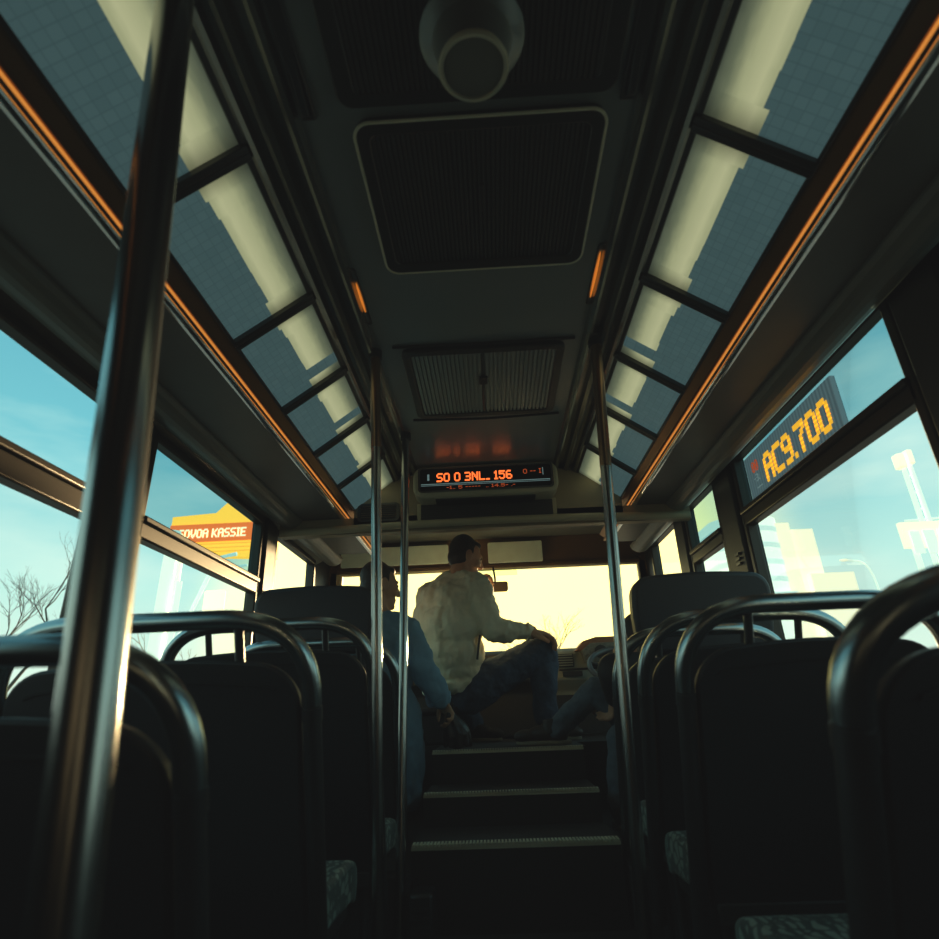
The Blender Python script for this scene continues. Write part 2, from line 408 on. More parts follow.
# ------------------------------------------------------------------ ceiling light panels
BARS = [.36, .885, 1.37, 1.77, 2.15, 2.53, 2.90]
def pan(s, t, y, off=0.0):   # t: 0 inner edge, 1 outer edge
    a = V((s*.487, 0, 1.930)); b = V((s*.703, 0, 1.768)); p = lerp(a, b, t); n = V((s*(-.6), 0, -.8))
    return V((p.x, y, p.z)) + n*off
ordinal = ['nearest', 'second', 'third', 'fourth', 'fifth', 'farthest']
for s, nm in ((-1, 'left'), (1, 'right')):
    for i in range(len(BARS)-1):
        y0, y1 = BARS[i]+.018, BARS[i+1]-.018
        root = empty('ceiling_light_panel', pan(s, .5, (y0+y1)/2, -.02),
                     '%s square ceiling light panel of the %s row, counted from the camera forward' % (ordinal[i], nm), 'light panel', '%s row of ceiling light panels' % nm)
        jag = [.42 + random.uniform(-.03, .05) for _ in range(6)]
        mb = MB(); sc = MB(); L = y1-y0
        ys = [y0, y0+L*.10, y0+L*.22, y0+L*.62, y0+L*.74, y1-L*.11, y1]
        jag = [.50, .475, .46, .455, .45, .49, .50]
        if i >= 3: jag = [.49, .50, .48, .48, .46, .52, .50]
        if nm == 'right': jag = [j + random.uniform(-.012, .012) for j in jag]
        for k in range(6):
            t = jag[k]; ya, yb = ys[k], ys[k+1]
            if i in (2, 3) and k == 4:
                # a dark band lies across the diffuser before the next bar
                sc.quad(pan(s,.04,ya), pan(s,.04,yb), pan(s,.97,yb), pan(s,.97,ya), [(.02,ya),(.02,yb),(.22,yb),(.22,ya)])
                continue
            mb.quad(pan(s,.04,ya), pan(s,.04,yb), pan(s,t,yb), pan(s,t,ya), [(0,(ya-y0)/L),(0,(yb-y0)/L),(1,(yb-y0)/L),(1,(ya-y0)/L)])
            sc.quad(pan(s,t,ya), pan(s,t,yb), pan(s,.97,yb), pan(s,.97,ya), [(t*.3,ya),(t*.3,yb),(.29,yb),(.29,ya)])
        mb.build('diffuser', 'glow', root, label='pale glowing diffuser')
        sc.build('grid_screen', 'grid', root, label='blue grey screen with fine grid')
        fr = MB()
        def bar(t0, t1, ya, yb, h=.016):
            P = [pan(s,t0,ya,-.004), pan(s,t1,ya,-.004), pan(s,t1,yb,-.004), pan(s,t0,yb,-.004), pan(s,t0,ya,h), pan(s,t1,ya,h), pan(s,t1,yb,h), pan(s,t0,yb,h)]
            fr.add(P, [(0,1,2,3),(4,7,6,5),(0,4,5,1),(1,5,6,2),(2,6,7,3),(3,7,4,0)])
        bar(0, 1, y0-.018, y0); bar(0, 1, y1, y1+.018); bar(-.02, .045, y0, y1, .008); bar(.965, 1.0, y0, y1, .008)
        fr.build('frame', 'gframe', root, bevel=.003)

# ------------------------------------------------------------------ ceiling vents and lamp
def rrect(x0, x1, y0, y1, r, n=6):
    out = []
    for cx, cy, a0 in ((x1-r, y1-r, 0), (x0+r, y1-r, 90), (x0+r, y0+r, 180), (x1-r, y0+r, 270)):
        for k in range(n+1):
            q = math.radians(a0 + 90*k/n); out.append((cx+r*math.cos(q), cy+r*math.sin(q)))
    return out
def ring(mb, outer, inner, z0, z1):
    n = len(outer)
    vs = [(x,y,z0) for x,y in outer]+[(x,y,z0) for x,y in inner]+[(x,y,z1) for x,y in outer]+[(x,y,z1) for x,y in inner]
    fs = []
    for k in range(n):
        j = (k+1)%n
        fs += [(k,j,n+j,n+k), (2*n+k,3*n+k,3*n+j,2*n+j), (k,2*n+k,2*n+j,j), (n+k,n+j,3*n+j,3*n+k)]
    mb.add(vs, fs)
def grille_mesh(x0, x1, y0, y1, z, n, depth=.010, split=None):
    mb = MB(); w = (x1-x0)/n
    for k in range(n):
        if split and split[0] < x0+(k+.5)*w < split[1]: continue
        mb.box((x0+k*w+w*.22, y0, z-depth), (x0+(k+1)*w-w*.10, y1, z))
    mb.box((x0, y0, z-.001), (x1, y1, z+.004))
    return mb
t = empty('ceiling_vent', (.03, 1.08, HC), 'large dark ribbed ceiling vent with a thin bright rounded edge, ahead of the round lamp', 'vent')
mb = MB(); ring(mb, rrect(-.245, .295, .845, 1.30, .035), rrect(-.215, .265, .875, 1.27, .02), HC-.022, HC+.002); mb.build('frame', 'gframe', t, bevel=.004)
mb = MB(); lp = [(x, y, HC-.020) for x, y in rrect(-.2465, .2965, .8435, 1.3015, .037)]; mb.tube(lp+[lp[0]], .0036, 8, cap=False); mb.build('edge_strip', 'cream', t, smooth=True, label='thin bright metal edge')
grille_mesh(-.215, .265, .875, 1.27, HC-.004, 44).build('grille', 'grille', t)
mb = MB(); mb.box((.018, 1.02, HC-.02), (.032, 1.10, HC-.012)); mb.build('latch', 'dark', t, bevel=.003)
t = empty('ceiling_vent', (.02, .55, HC), 'dark ribbed ceiling vent panel around the round lamp', 'vent')
mb = MB(); ring(mb, rrect(-.265, .305, .25, .815, .03), rrect(-.225, .265, .285, .785, .015), HC-.016, HC+.002); mb.build('frame', 'gframe', t, bevel=.004)
grille_mesh(-.225, .265, .285, .785, HC-.004, 44).build('grille', 'grille', t)
t = empty('roof_hatch', (.01, 1.95, HC), 'small twin roof hatch with two ribbed flaps near the front of the ceiling', 'hatch')
mb = MB(); ring(mb, rrect(-.275, .300, 1.70, 2.20, .03), rrect(-.245, .270, 1.73, 2.17, .015), HC-.018, HC+.002)
mb.box((.004, 1.73, HC-.016), (.016, 2.17, HC)); mb.build('frame', 'gframe', t, bevel=.004)
grille_mesh(-.245, .004, 1.73, 2.17, HC-.004, 16).build('flap', 'ceil', t)
grille_mesh(.016, .270, 1.73, 2.17, HC-.004, 16).build('flap', 'ceil', t)
mb = MB(); mb.box((-.006, 1.88, HC-.026), (.026, 1.93, HC-.016)); mb.build('latch', 'dark', t, bevel=.003)
mb = MB(); mb.tube([(-.30, 1.685, HC-.004), (.02, 1.68, HC-.010), (.33, 1.685, HC-.004)], .005, 8); mb.build('seam_bar', 'dark', t, smooth=True); mb = MB()
mb.tube([(-.30, 2.235, HC-.004), (.02, 2.24, HC-.010), (.33, 2.235, HC-.004)], .005, 8); mb.build('seam_bar', 'dark', t, smooth=True)

t = empty('ceiling_lamp', (.015, .692, HC-.01), 'round cone-shaped ceiling lamp with a pale rim and dark lens', 'lamp')
MB().lathe([(.098, 0), (.098, -.008), (.088, -.016), (.074, -.022), (.066, -.05), (.060, -.085), (.060, -.09)], (.015, .692, HC-.010)).build('housing', M['ceil'], t, smooth=True)
MB().lathe([(.062, -.083), (.064, -.092), (.061, -.097), (.055, -.097), (.054, -.086)], (.015, .692, HC-.010)).build('rim', 'cream', t, smooth=True, label='pale thin rim')
MB().lathe([(.056, -.086), (.056, -.091), (.050, -.0925), (.03, -.0935), (.002, -.094)], (.015, .692, HC-.010)).build('lens', mat('lamp_lens', (.22, .23, .20), .35), t, smooth=True)
# small ventilation catches at either side of the near ceiling
for s, nm in ((-1, 'left'), (1, 'right')):
    t = empty('ceiling_catch', (s*.335, .80, HC), 'small folded dark ceiling catch on the %s side beside the ribbed vents' % nm, 'catch', 'ceiling catches')
    MB().box((s*.318, .60, HC-.010), (s*.350, .84, HC)).build('plate', 'gframe', t, bevel=.006)
    MB().prism([(.70, HC-.008), (.83, HC-.008), (.815, HC-.030), (.80, HC-.030)], lambda u, w, d: (d, u, w), s*.326, s*.343).build('tab', 'post', t, bevel=.003)
    # added glowing shapes imitating amber reflections low on the channel
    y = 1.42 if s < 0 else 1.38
    t = empty('amber_reflection', (s*.345, y, HC), 'small elongated amber reflection, made as a glowing shape, on the %s edge of the ceiling' % nm, 'lamp', 'imitated amber reflections')
    mb = MB(); mb.ell((s*.352, y, HC-.003), (.0036, .07 if s < 0 else .10, .006)); mb.build('lens', 'amberdim', t, smooth=True)  # glowing ellipsoid stands in for a reflection, not a lamp
    mb = MB(); ring(mb, rrect(s*.352-.010, s*.352+.010, y-.13, y+.13, .009), rrect(s*.352-.007, s*.352+.007, y-.125, y+.125, .006), HC-.004, HC+.001); mb.build('housing', 'channel', t)  # added rim around the imitated reflection

# ------------------------------------------------------------------ bulkhead with destination display
yb = 2.88
mb = MB()
poly = [(-.70, 1.66), (.70, 1.66), (.70, 1.78), (.62, 1.86), (.48, 1.93), (.36, 1.955), (-.36, 1.955), (-.48, 1.93), (-.62, 1.86), (-.70, 1.78)]
mb.prism(poly, lambda u, w, d: (u, d, w), yb, yb+.05)
mb.box((-1.09, yb+.0, 1.64), (1.04, yb+.05, 1.725))
bulk = struct(mb, 'wall_bulkhead', 'bulk', 'olive brown bulkhead above the driver area')
mb = MB(); mb.tube([(-1.08, yb-.005, 1.655), (-.5, yb-.02, 1.668), (0, yb-.026, 1.672), (.5, yb-.02, 1.668), (1.03, yb-.005, 1.655)], .020, 12); mb.build('lower_lip', 'lip', bulk, smooth=True, label='rounded pale lower edge')
mb = MB(); mb.box((-.365, yb-.010, 1.682), (.36, yb, 1.784)); ob = mb.build('air_grille_frame', 'lip', bulk, bevel=.003)
mb = MB(); mb.box((-.345, yb-.012, 1.694), (.34, yb-.001, 1.776))
for k in range(7): mb.box((-.345, yb-.018, 1.697+k*.0114), (.34, yb-.008, 1.703+k*.0114))
mb.build('air_grille', 'grille', ob)
mb = MB(); ring(mb, [(x, z) for x, z in rrect(-.68, -.46, 1.70, 1.80, .02)], [(x, z) for x, z in rrect(-.665, -.475, 1.712, 1.788, .012)], 0, .008)
mb.v = [(x, yb-z, y) for x, y, z in mb.v]
mb.build('side_louvre_frame', 'gframe', bulk)
mb = MB()
for k in range(6): mb.box((-.662, yb-.008, 1.716+k*.012), (-.478, yb, 1.722+k*.012))
mb.build('side_louvre', 'dark', bulk)

FONT = {'S': '01111 10000 10000 01110 00001 00001 11110', 'O': '01110 10001 10001 10001 10001 10001 01110', '0': '01110 10001 10011 10101 11001 10001 01110',
 'D': '11110 10001 10001 10001 10001 10001 11110', 'B': '11110 10001 10001 11110 10001 10001 11110', '3': '11110 00001 00001 01110 00001 00001 11110',
 'N': '10001 11001 10101 10101 10011 10001 10001', 'L': '10000 10000 10000 10000 10000 10000 11111', 'I': '111 010 010 010 010 010 111', '1': '010 110 010 010 010 010 111',
 '5': '11111 10000 11110 00001 00001 10001 01110', '6': '01110 10000 10000 11110 10001 10001 01110', '8': '01110 10001 10001 01110 10001 10001 01110',
 '9': '01110 10001 10001 01111 00001 00001 01110', '7': '11111 00001 00010 00100 00100 00100 00100', 'A': '01110 10001 10001 11111 10001 10001 10001',
 'C': '01111 10000 10000 10000 10000 10000 01111', '_': '000 000 000 000 000 000 111', '.': '0 0 0 0 0 0 1', ' ': '00 00 00 00 00 00 00', 'E': '11111 10000 10000 11110 10000 10000 11111',
 'K': '10001 10010 10100 11000 10100 10010 10001', 'Y': '10001 10001 01010 00100 00100 00100 00100', 'V': '10001 10001 10001 10001 01010 01010 00100', '-': '000 000 000 111 000 000 000', '4': '00010 00110 01010 10010 11111 00010 00010'}
def dots(text, fn, px, pz, fill=.98, d=.002):
    """dot-matrix lettering; fn(u, v, depth) -> 3-D, u runs right, v up"""
    mb = MB(); u = 0
    for ch in text:
        rows = FONT[ch].split()
        for r, row in enumerate(rows):
            k = 0
            while k < len(row):
                if row[k] == '1':
                    e = k
                    while e+1 < len(row) and row[e+1] == '1': e += 1
                    x0, x1 = u+k*px, u+(e+fill)*px; z1 = (7-r)*pz; z0 = z1-pz*fill
                    mb.prism([(x0,z0),(x1,z0),(x1,z1),(x0,z1)], fn, 0, d); k = e
                k += 1
        u += (len(rows[0])+1)*px
    return mb
DZ = 1.866
t = empty('destination_display', (0, yb, DZ), 'wide destination display with glowing orange characters under the front ceiling', 'display')
fxz = lambda y: (lambda u, w, d: (u, y-d, w))
mb = MB(); mb.prism(rrect(-.372, .368, DZ-.092, DZ+.078, .055, 8), lambda u, w, d: (u, d, w), yb-.13, yb+.001); mb.build('housing', 'bezel', t, bevel=.014, seg=3)
mb = MB(); ring(mb, rrect(-.345, .343, DZ-.068, DZ+.066, .018), rrect(-.335, .333, DZ-.060, DZ+.058, .014), 0, .010); mb.v = [(x, yb-.128-z, y) for x, y, z in mb.v]
mb.build('screen_frame', 'chrome', t)
mb = MB(); mb.prism(rrect(-.338, .336, DZ-.063, DZ+.061, .015), lambda u, w, d: (u, d, w), yb-.134, yb-.128); scr = mb.build('screen', 'screen', t)
ys = yb-.135
def words(text, fn, px, pz, name, m, parent, fill=.98, d=.002, label=None):
    u0 = 0
    for w_ in text.split(' '):
        if w_:
            o = dots(w_, (lambda off: (lambda u, w, dd: fn(u+off, w, dd)))(u0), px, pz, fill, d).build(name, m, parent)
            if label: o['label'] = label + ' ' + w_
        u0 += (sum(len(FONT[c].split()[0])+1 for c in w_) + 3)*px
words('SO O 3NL_ 156', lambda u, w, d: (-.250+u, ys-d, DZ-.012+w), .0060, .0066, 'lettering', 'led', scr, 1.25, label='orange glowing characters')
words('O -- I', lambda u, w, d: (.192+u, ys-d, DZ+.010+w), .0040, .0036, 'small_lettering', 'leddim', scr)
mb = MB(); mb.box((-.297, ys-.002, DZ-.004), (-.287, ys, DZ+.03)); mb.build('status_mark', 'ledgrey', scr); mb = MB(); mb.box((.290, ys-.002, DZ+.0), (.294, ys, DZ+.04)); mb.build('status_mark', 'ledgrey', scr)
mb = MB(); mb.box((-.33, ys-.003, DZ-.026), (.325, ys, DZ-.023)); mb.box((-.33, ys-.003, DZ-.033), (.325, ys, DZ-.0315)); mb.build('divider_line', 'ledgrey', scr)
words('-1.. 5 -----  .. 14.5- .-', lambda u, w, d: (-.20+u, ys-d, DZ-.054+w), .0040, .0024, 'small_lettering', 'leddim', scr)
mb = MB(); mb.box((-.26, yb-.10, DZ-.100), (.25, yb-.02, DZ-.088)); mb.build('lower_slot', 'dark', t, bevel=.003)

# ------------------------------------------------------------------ windows
def side_window(n, side, x, s, y0, y1, z0, z1, tr0, tr1, mu, ml):
    root = empty('window_%d' % n, (x, (y0+y1)/2, z0), kind='structure')
    root['label'] = '%s side bus window with dark bronze frame' % side
    mb = MB(); f = .022; a, b = x - s*.01, x + s*.035
    mb.box((a, y0-.01, z0-.01), (b, y0+f, z1+.01)); mb.box((a, y1-f, z0-.01), (b, y1+.01, z1+.01))
    mb.box((a, y0, z1-f), (b, y1, z1+.012)); mb.box((a, y0, z0-.01), (b, y1, z0+f))
    if tr0: mb.box((a, y0, tr0), (b, y1, tr1)); mb.box((a, y0+.01, tr1-.03), (b+s*.012, y1-.01, tr1-.006))
    mb.build('window_frame', 'bronze', root, bevel=.006)
    xg = x + s*.008
    def pane(nm, za, zb, m, yy0=y0, yy1=y1): MB().quad((xg, yy0, za), (xg, yy1, za), (xg, yy1, zb), (xg, yy0, zb)).build(nm, m, root, recalc=False)
    if tr0:
        pane('upper_pane', (tr0+tr1)/2, z1, mu); pane('lower_pane', z0, (tr0+tr1)/2, ml)
        c = MB(); c.box((b, (y0+y1)/2-.03, tr1-.02), (b+s*.02, (y0+y1)/2+.03, tr1)); 
    else: pane('pane', z0, z1, ml)
side_window(1, 'left', XL, 1, *WL[0], ZS, ZTL, 1.315, 1.405, 'glassh', 'glass')
side_window(2, 'left', XL, 1, *WL[1], ZS, ZTL, 1.325, 1.405, 'glasst', 'glass')
side_window(3, 'left', XL, 1, *WL[2], ZS, ZTL, None, None, None, 'glass')
side_window(4, 'right', XR, -1, *WR[0], ZS, ZTR, 1.44, 1.515, 'glasst', 'glass')
side_window(5, 'right', XR, -1, *WR[1], ZS, ZTR, 1.44, 1.515, 'glasst', 'glass')
side_window(6, 'right', XR, -1, *WR[2], ZS, ZTR, 1.44, 1.515, 'glasst', 'glass')
side_window(7, 'right', XR, -1, *WR[3], ZS, ZTR, None, None, None, 'glass')
w = empty('window_8', (0, YF, 1.12), kind='structure'); w['label'] = 'wide front windscreen'
mb = MB(); a, b = YF-.02, YF+.03
for q in (((XL, a, 1.10), (XR, b, 1.135)), ((XL, a, 1.69), (XR, b, 1.72)), ((XL, a, 1.1), (XL+.09, b, 1.72)), ((XR-.06, a, 1.1), (XR, b, 1.72))): mb.box(*q)
mb.build('window_frame', 'lip', w, bevel=.01)
MB().quad((XL, YF+.01, 1.12), (XR, YF+.01, 1.12), (XR, YF+.01, 1.71), (XL, YF+.01, 1.71)).build('pane', 'glassf', w, recalc=False)

# side destination board in the right window
t = empty('side_sign_board', (XR-.025, 1.86, 1.56), 'grey dot-matrix route board with yellow characters hung in the upper right side window', 'sign')
mb = MB(); mb.box((XR-.022, 1.60, 1.512), (XR-.006, 2.27, 1.695)); mb.build('board', 'dotboard', t)
fn = lambda u, w, d: (XR-.0225-d, 2.115-u, 1.545+w)
dots('AC9.7OO', fn, .0126, .0150, 1.3).build('lettering', 'ledyel', t, label='yellow glowing characters AC9.700')
dots('00', lambda u, w, d: (XR-.0225-d, 2.215-u, 1.615+w), .0048, .0062).build('small_lettering', 'leddim', t)
dots('-3.', lambda u, w, d: (XR-.0225-d, 2.215-u, 1.575+w), .0042, .0042).build('small_lettering', 'ledgrey', t)
dots('---', lambda u, w, d: (XR-.0225-d, 2.205-u, 1.535+w), .0042, .0042).build('small_lettering', 'ledgrey', t)

# ------------------------------------------------------------------ driver area: header visors, mirror, dashboard, wheel
def visor(x0, x1, z0, z1, label):
    t = empty('sun_visor', ((x0+x1)/2, YF-.05, z1), label, 'sun visor', 'sun visors above the windscreen')
    mb = MB(); mb.prism(rrect(x0, x1, z0, z1, .012, 4), lambda u, w, d: (u, d, w), YF-.075, YF-.060); mb.build('board', 'visor', t, bevel=.004)
    mb = MB(); mb.tube([(x0+.02, YF-.055, z1+.006), (x1-.02, YF-.055, z1+.006)], .006, 8); mb.tube([((x0+x1)/2, YF-.055, z1+.006), ((x0+x1)/2, YF, z1+.006)], .005, 8); mb.build('rod', 'post', t, smooth=True)
visor(-.01, .375, 1.722, 1.872, 'pale rectangular sun visor right of the standing man\'s head above the windscreen')
visor(-1.06, -.29, 1.735, 1.872, 'wide grey green sun visor left of the standing man\'s head above the windscreen')
mb = MB(); mb.box((XL+.04, YF-.03, 1.70), (XR-.04, YF, 1.725)); struct(mb, 'trim_40', 'header', 'brown rail above the windscreen', bevel=.005)
t = empty('windscreen_tint_strip', (.1, YF-.03, 1.66), 'small translucent blue strip at the top of the windscreen', 'tint strip')
MB().quad((-.08, YF-.012, 1.645), (.19, YF-.012, 1.645), (.19, YF-.012, 1.70), (-.08, YF-.012, 1.70)).build('film', 'glassb', t, recalc=False)
t = empty('rear_view_mirror', (.03, 3.95, 1.50), 'brown rectangular rear-view mirror hanging before the windscreen', 'mirror')
mb = MB(); mb.prism(rrect(-.04, .115, 1.505, 1.572, .014, 4), lambda u, w, d: (u, d, w), 3.93, 3.955); mb.build('housing', 'header', t, bevel=.005)
mb = MB(); mb.prism(rrect(-.032, .107, 1.512, 1.565, .010, 4), lambda u, w, d: (u, d, w), 3.926, 3.930); mb.build('mirror_glass', mat('mirror_bronze', (.28, .2, .12), .25, .6), t)
mb = MB(); mb.tube([(.03, 3.955, 1.55), (.03, 4.02, 1.62), (.02, 4.08, 1.71)], .007, 8); mb.build('arm', 'post', t, smooth=True)

t = empty('dashboard', (.3, 3.95, .61), 'grey green dashboard with vents and instrument hood below the windscreen', 'dashboard')
mb = MB(); prof = [(4.09, .606), (3.90, .606), (3.90, .86), (3.84, .93), (3.86, 1.09), (3.90, 1.118), (4.09, 1.118)]
mb.prism(prof, lambda u, w, d: (d, u, w), .30, XR-.06); mb.build('body', 'dash', t, bevel=.012)
mb = MB(); mb.prism(prof, lambda u, w, d: (d, u, w), XL+.06, .30); mb.build('passenger_side', 'dashdark', t, bevel=.012)
mb = MB(); mb.box((XL+.07, 3.885, .62), (XR-.07, 3.905, .84)); mb.build('kick_panel', 'dashdark', t)
mb = MB(); mb.prism([(.50, 1.09), (.56, 1.15), (.64, 1.172), (.90, 1.172), (.98, 1.14), (1.02, 1.09)], lambda u, w, d: (u, d, w), 3.80, 4.0); mb.build('instrument_hood', 'dashbrown', t, bevel=.012)
mb = MB(); mb.prism([(.56, 1.02), (.54, 1.09), (.60, 1.135), (.90, 1.135), (.94, 1.02)], lambda u, w, d: (u, d, w), 3.785, 3.84); gp = mb.build('instrument_panel', 'gauge', t, bevel=.004)
for xc in (.66, .82):
    mb = MB(); mb.tube([(xc, 3.79, 1.08), (xc, 3.778, 1.08)], .04, 24); mb.build('gauge', 'dashdark', gp, smooth=True)
for x0 in (.345, -.2):
    mb = MB(); mb.box((x0, 3.835, 1.0), (x0+.15, 3.86, 1.08))
    vt = mb.build('air_vent', 'dashdark', t, bevel=.004)
    mb = MB()
    for k in range(5): mb.box((x0+.008, 3.827, 1.008+k*.015), (x0+.142, 3.84, 1.014+k*.015))
    mb.build('slats', 'dash', vt)
mb = MB(); mb.box((.42, 3.825, .945), (.54, 3.86, .975)); mb.build('switch_row', 'dashdark', t, bevel=.003)
mb = MB(); mb.tube([(.40, 3.84, .985), (.70, 3.83, .99)], .006, 8); mb.build('ledge', 'dashdark', t, smooth=True)

def orient(n, c):
    return Matrix.Translation(c) @ V((0,0,1)).rotation_difference(V(n)).to_matrix().to_4x4()
t = empty('steering_wheel', (.78, 3.66, .62), 'dark steering wheel on a tilted column in front of the dashboard', 'steering wheel')
Mx = orient((0, -.55, .83), (.76, 3.60, .98))
mb = MB(); mb.tube([Mx @ V((.205*math.cos(2*math.pi*k/40), .205*math.sin(2*math.pi*k/40), 0)) for k in range(41)], .015, 10, cap=False); mb.build('rim', mat('wheel_rim', (.10, .11, .11), .35), t, smooth=True)
mb = MB()
for q in (.2, 2.94, 4.71): mb.tube([Mx @ V((0,0,-.03)), Mx @ V((.2*math.cos(q), .2*math.sin(q), 0))], .013, 8)
mb.build('spoke', 'dashdark', t, smooth=True)
mb = MB(); mb.ell(Mx @ V((0,0,-.02)), (.055, .055, .03)); mb.build('hub', 'dashdark', t, smooth=True)
mb = MB(); mb.tube([Mx @ V((0,0,-.03)), V((.76, 3.835, .76))], .03, 12); mb.build('column', 'dashdark', t, smooth=True)

# ------------------------------------------------------------------ aisle steps
for i, (y0, z, y1, d) in enumerate(((2.25, .365, 2.62, 'lowest, nearest step of the aisle, with a wide ridged metal nosing'), (2.60, .475, 2.98, 'middle step of the aisle, with a ridged metal edge'), (2.95, .606, 3.05, 'topmost step edge of the aisle, at the front platform'))):
    t = empty('aisle_step', (.06, y0, .12), d, 'step', 'aisle steps')
    mb = MB(); mb.box((-.308, y0+.004, FLOOR if i == 0 else z-.14), (.385, y1-.03 if i < 2 else 2.98, z-.004)); mb.build('tread', 'step', t)
    mb = MB(); n = 58; w = .693/n; dep = .05 if i == 0 else .03
    for k in range(n): mb.box((-.308+k*w+w*.2, y0-.004, z-.006), (-.308+(k+1)*w-w*.2, y0+dep, z+.003))
    mb.box((-.308, y0, z-.014), (.385, y0+dep, z-.004)); 
    mb.build('nosing', 'nosing', t, label='ridged metal nosing')

t = empty('heater_box', (-.26, 2.18, FLOOR), 'small dark box on the floor against the lowest step, at its left end', 'heater')
mb = MB(); mb.box((-.300, 2.13, FLOOR), (-.225, 2.235, .26)); mb.build('casing', 'post', t, bevel=.01)
mb = MB()
for k in range(4): mb.box((-.292, 2.126, .15+k*.022), (-.233, 2.132, .160+k*.022))
mb.build('slots', 'dark', t)

# ------------------------------------------------------------------ bus seats
KL = .34
def bus_seat(xa, xw, y0, zr, zc, clen, label, shell_drop=.075, hoop=.19, r=.0205):
    """seen from behind: hoop rail over a moulded back shell; xa aisle side, xw wall side"""
    s = 1 if xa > 0 else -1
    def bk(x, z, d=0.0): return V((x, y0 + (.80 - z)*KL + d, z))
    root = empty('bus_seat', (xa, y0+.2, FLOOR), label, 'seat', 'rows of bus seats beside the aisle')
    zj = min(.80, zr-.165)          # joint of the bright hoop and the dull post
    xw2 = xw - s*.03
    zb = .22
    path = arc_path([bk(xa, zj), bk(xa, zr), bk(xw2, zr), bk(xw2, zj)], hoop, 14)
    MB().tube(path, r, 16).build('hand_rail', 'railsteel', root, smooth=True, label='shiny curved steel hoop')
    for x in (xa, xw2):
        mb = MB(); mb.tube([bk(x, zj+.004), bk(x, zb+.1), bk(x, zb)], r*.93, 14); mb.tube([bk(x, zj-.03), bk(x, zj-.004)], r*1.04, 14)
        mb.build('side_post', 'post', root, smooth=True)
    # moulded back shell with an arched top edge
    zt = zr - shell_drop
    x0, x1 = sorted((xa + s*.022, xw2 - s*.022)); xm = (x0+x1)/2
    top = []
    cr_ = .10
    for k in range(10):
        a_ = math.pi/2*k/9; top.append((x0 + cr_*(1-math.cos(a_)), zt - .010 - cr_*(1-math.sin(a_))*.9))
    for k in range(1, 8): top.append((x0 + cr_ + (x1-x0-2*cr_)*k/8, zt - .010*(2*k/8-1)**2))
    for k in range(9, -1, -1):
        a_ = math.pi/2*k/9; top.append((x1 - cr_*(1-math.cos(a_)), zt - .010 - cr_*(1-math.sin(a_))*.9))
    poly = [(x0, zc-.1)] + top + [(x1, zc-.1)]
    MB().prism(poly, lambda u, w, d: bk(u, w, d), -.012, .02).build('back_shell', 'shell', root, bevel=.008)
    mb = MB(); mb.prism([(x, z-.042) for x, z in top[6:-6]] + [(x, z-.047) for x, z in reversed(top[6:-6])], lambda u, w, d: bk(u, w, d), -.0165, -.010)
    mb.build('seam', 'seam', root)
    ins = [(x0+.02, zc)] + [(xm+(x-xm)*.95, z-.02) for x, z in top] + [(x1-.02, zc)]
    MB().prism(ins, lambda u, w, d: bk(u, w, d), .018, .065).build('backrest', 'seatback', root, bevel=.018, seg=3)
    for x in (xa + s*.15, xw2 - s*.15):
        mb = MB(); mb.tube([bk(x, zt-.03, .005), bk(x, zr, .0)], .010, 10); mb.build('rail_bracket', 'post', root, smooth=True)
    # cushion
    ya = y0 + (.80 - zc)*KL + .015; yb_ = ya + clen
    mb = MB()
    prof = [(ya, zc-.09), (ya, zc-.005), (ya+.05, zc), (yb_-.07, zc+.004), (yb_-.03, zc-.004), (yb_-.006, zc-.028), (yb_, zc-.06), (yb_-.015, zc-.10)]
    mb.prism(prof, lambda u, w, d: (d, u, w), x0-.004, x1+.004); cu = mb.build('seat_cushion', 'moq', root, bevel=.016, seg=3)
    mb = MB(); prof2 = [(yb_-.035, zc-.002), (yb_-.004, zc-.024), (yb_+.003, zc-.06), (yb_-.012, zc-.105), (yb_-.03, zc-.10), (yb_-.02, zc-.06)]
    mb.prism(prof2, lambda u, w, d: (d, u, w), x0-.006, x1+.006); mb.build('front_edge', 'cushedge', cu, bevel=.008)
    mb = MB(); mb.box((x0+.01, ya, zc-.13), (x1-.01, yb_-.03, zc-.085)); mb.build('seat_pan', 'dark', root, bevel=.006)
    fl = FLOOR if y0 < 2.0 else .30
    for yy_ in (ya+.03, yb_-.10):
        mb = MB(); mb.tube([(xa + s*.05, yy_, zc-.10), (xa + s*.05, yy_, fl)], .014, 10); mb.tube([(xa+s*.05, yy_, fl), (xa+s*.05, yy_, fl+.008)], .03, 12)
        mb.build('leg', 'post', root, smooth=True)
    mb = MB(); mb.box((xw2-.02, ya, zc-.14), (xw2+.02, ya+.25, fl)); mb.build('wall_bracket', 'dark', root)
WLs, WRs = XL+.06, XR-.06
AL, AR = -.384, .420
bus_seat(AL, WLs, .765, .868, .40, .42, 'nearest dark bus seat on the left, its bright hoop rail cut by the frame edge')
bus_seat(AL, WLs, 1.285, .972, .42, .43, 'second dark bus seat from the camera on the left, beyond the thick leaning pole')
bus_seat(AL, WLs, 1.955, 1.05, .415, .43, 'third dark bus seat from the camera on the left, beside the two thin poles')
bus_seat(AL, WLs, 2.43, 1.04, .485, .17, 'fourth dark bus seat on the left, just behind the high-backed seat')
bus_seat(AR, WRs, .75, .915, .40, .50, 'nearest dark bus seat on the right, its hoop cut by the frame edge', hoop=.30, r=.025)
bus_seat(AR, WRs, 1.40, .975, .46, .34, 'second dark bus seat from the camera on the right, broad and whole')
bus_seat(AR, WRs, 1.775, 1.0, .49, .30, 'third dark bus seat from the camera on the right')
bus_seat(AR, WRs, 2.165, 1.005, .50, .10, 'fourth dark bus seat on the right, just behind the high-backed seat')

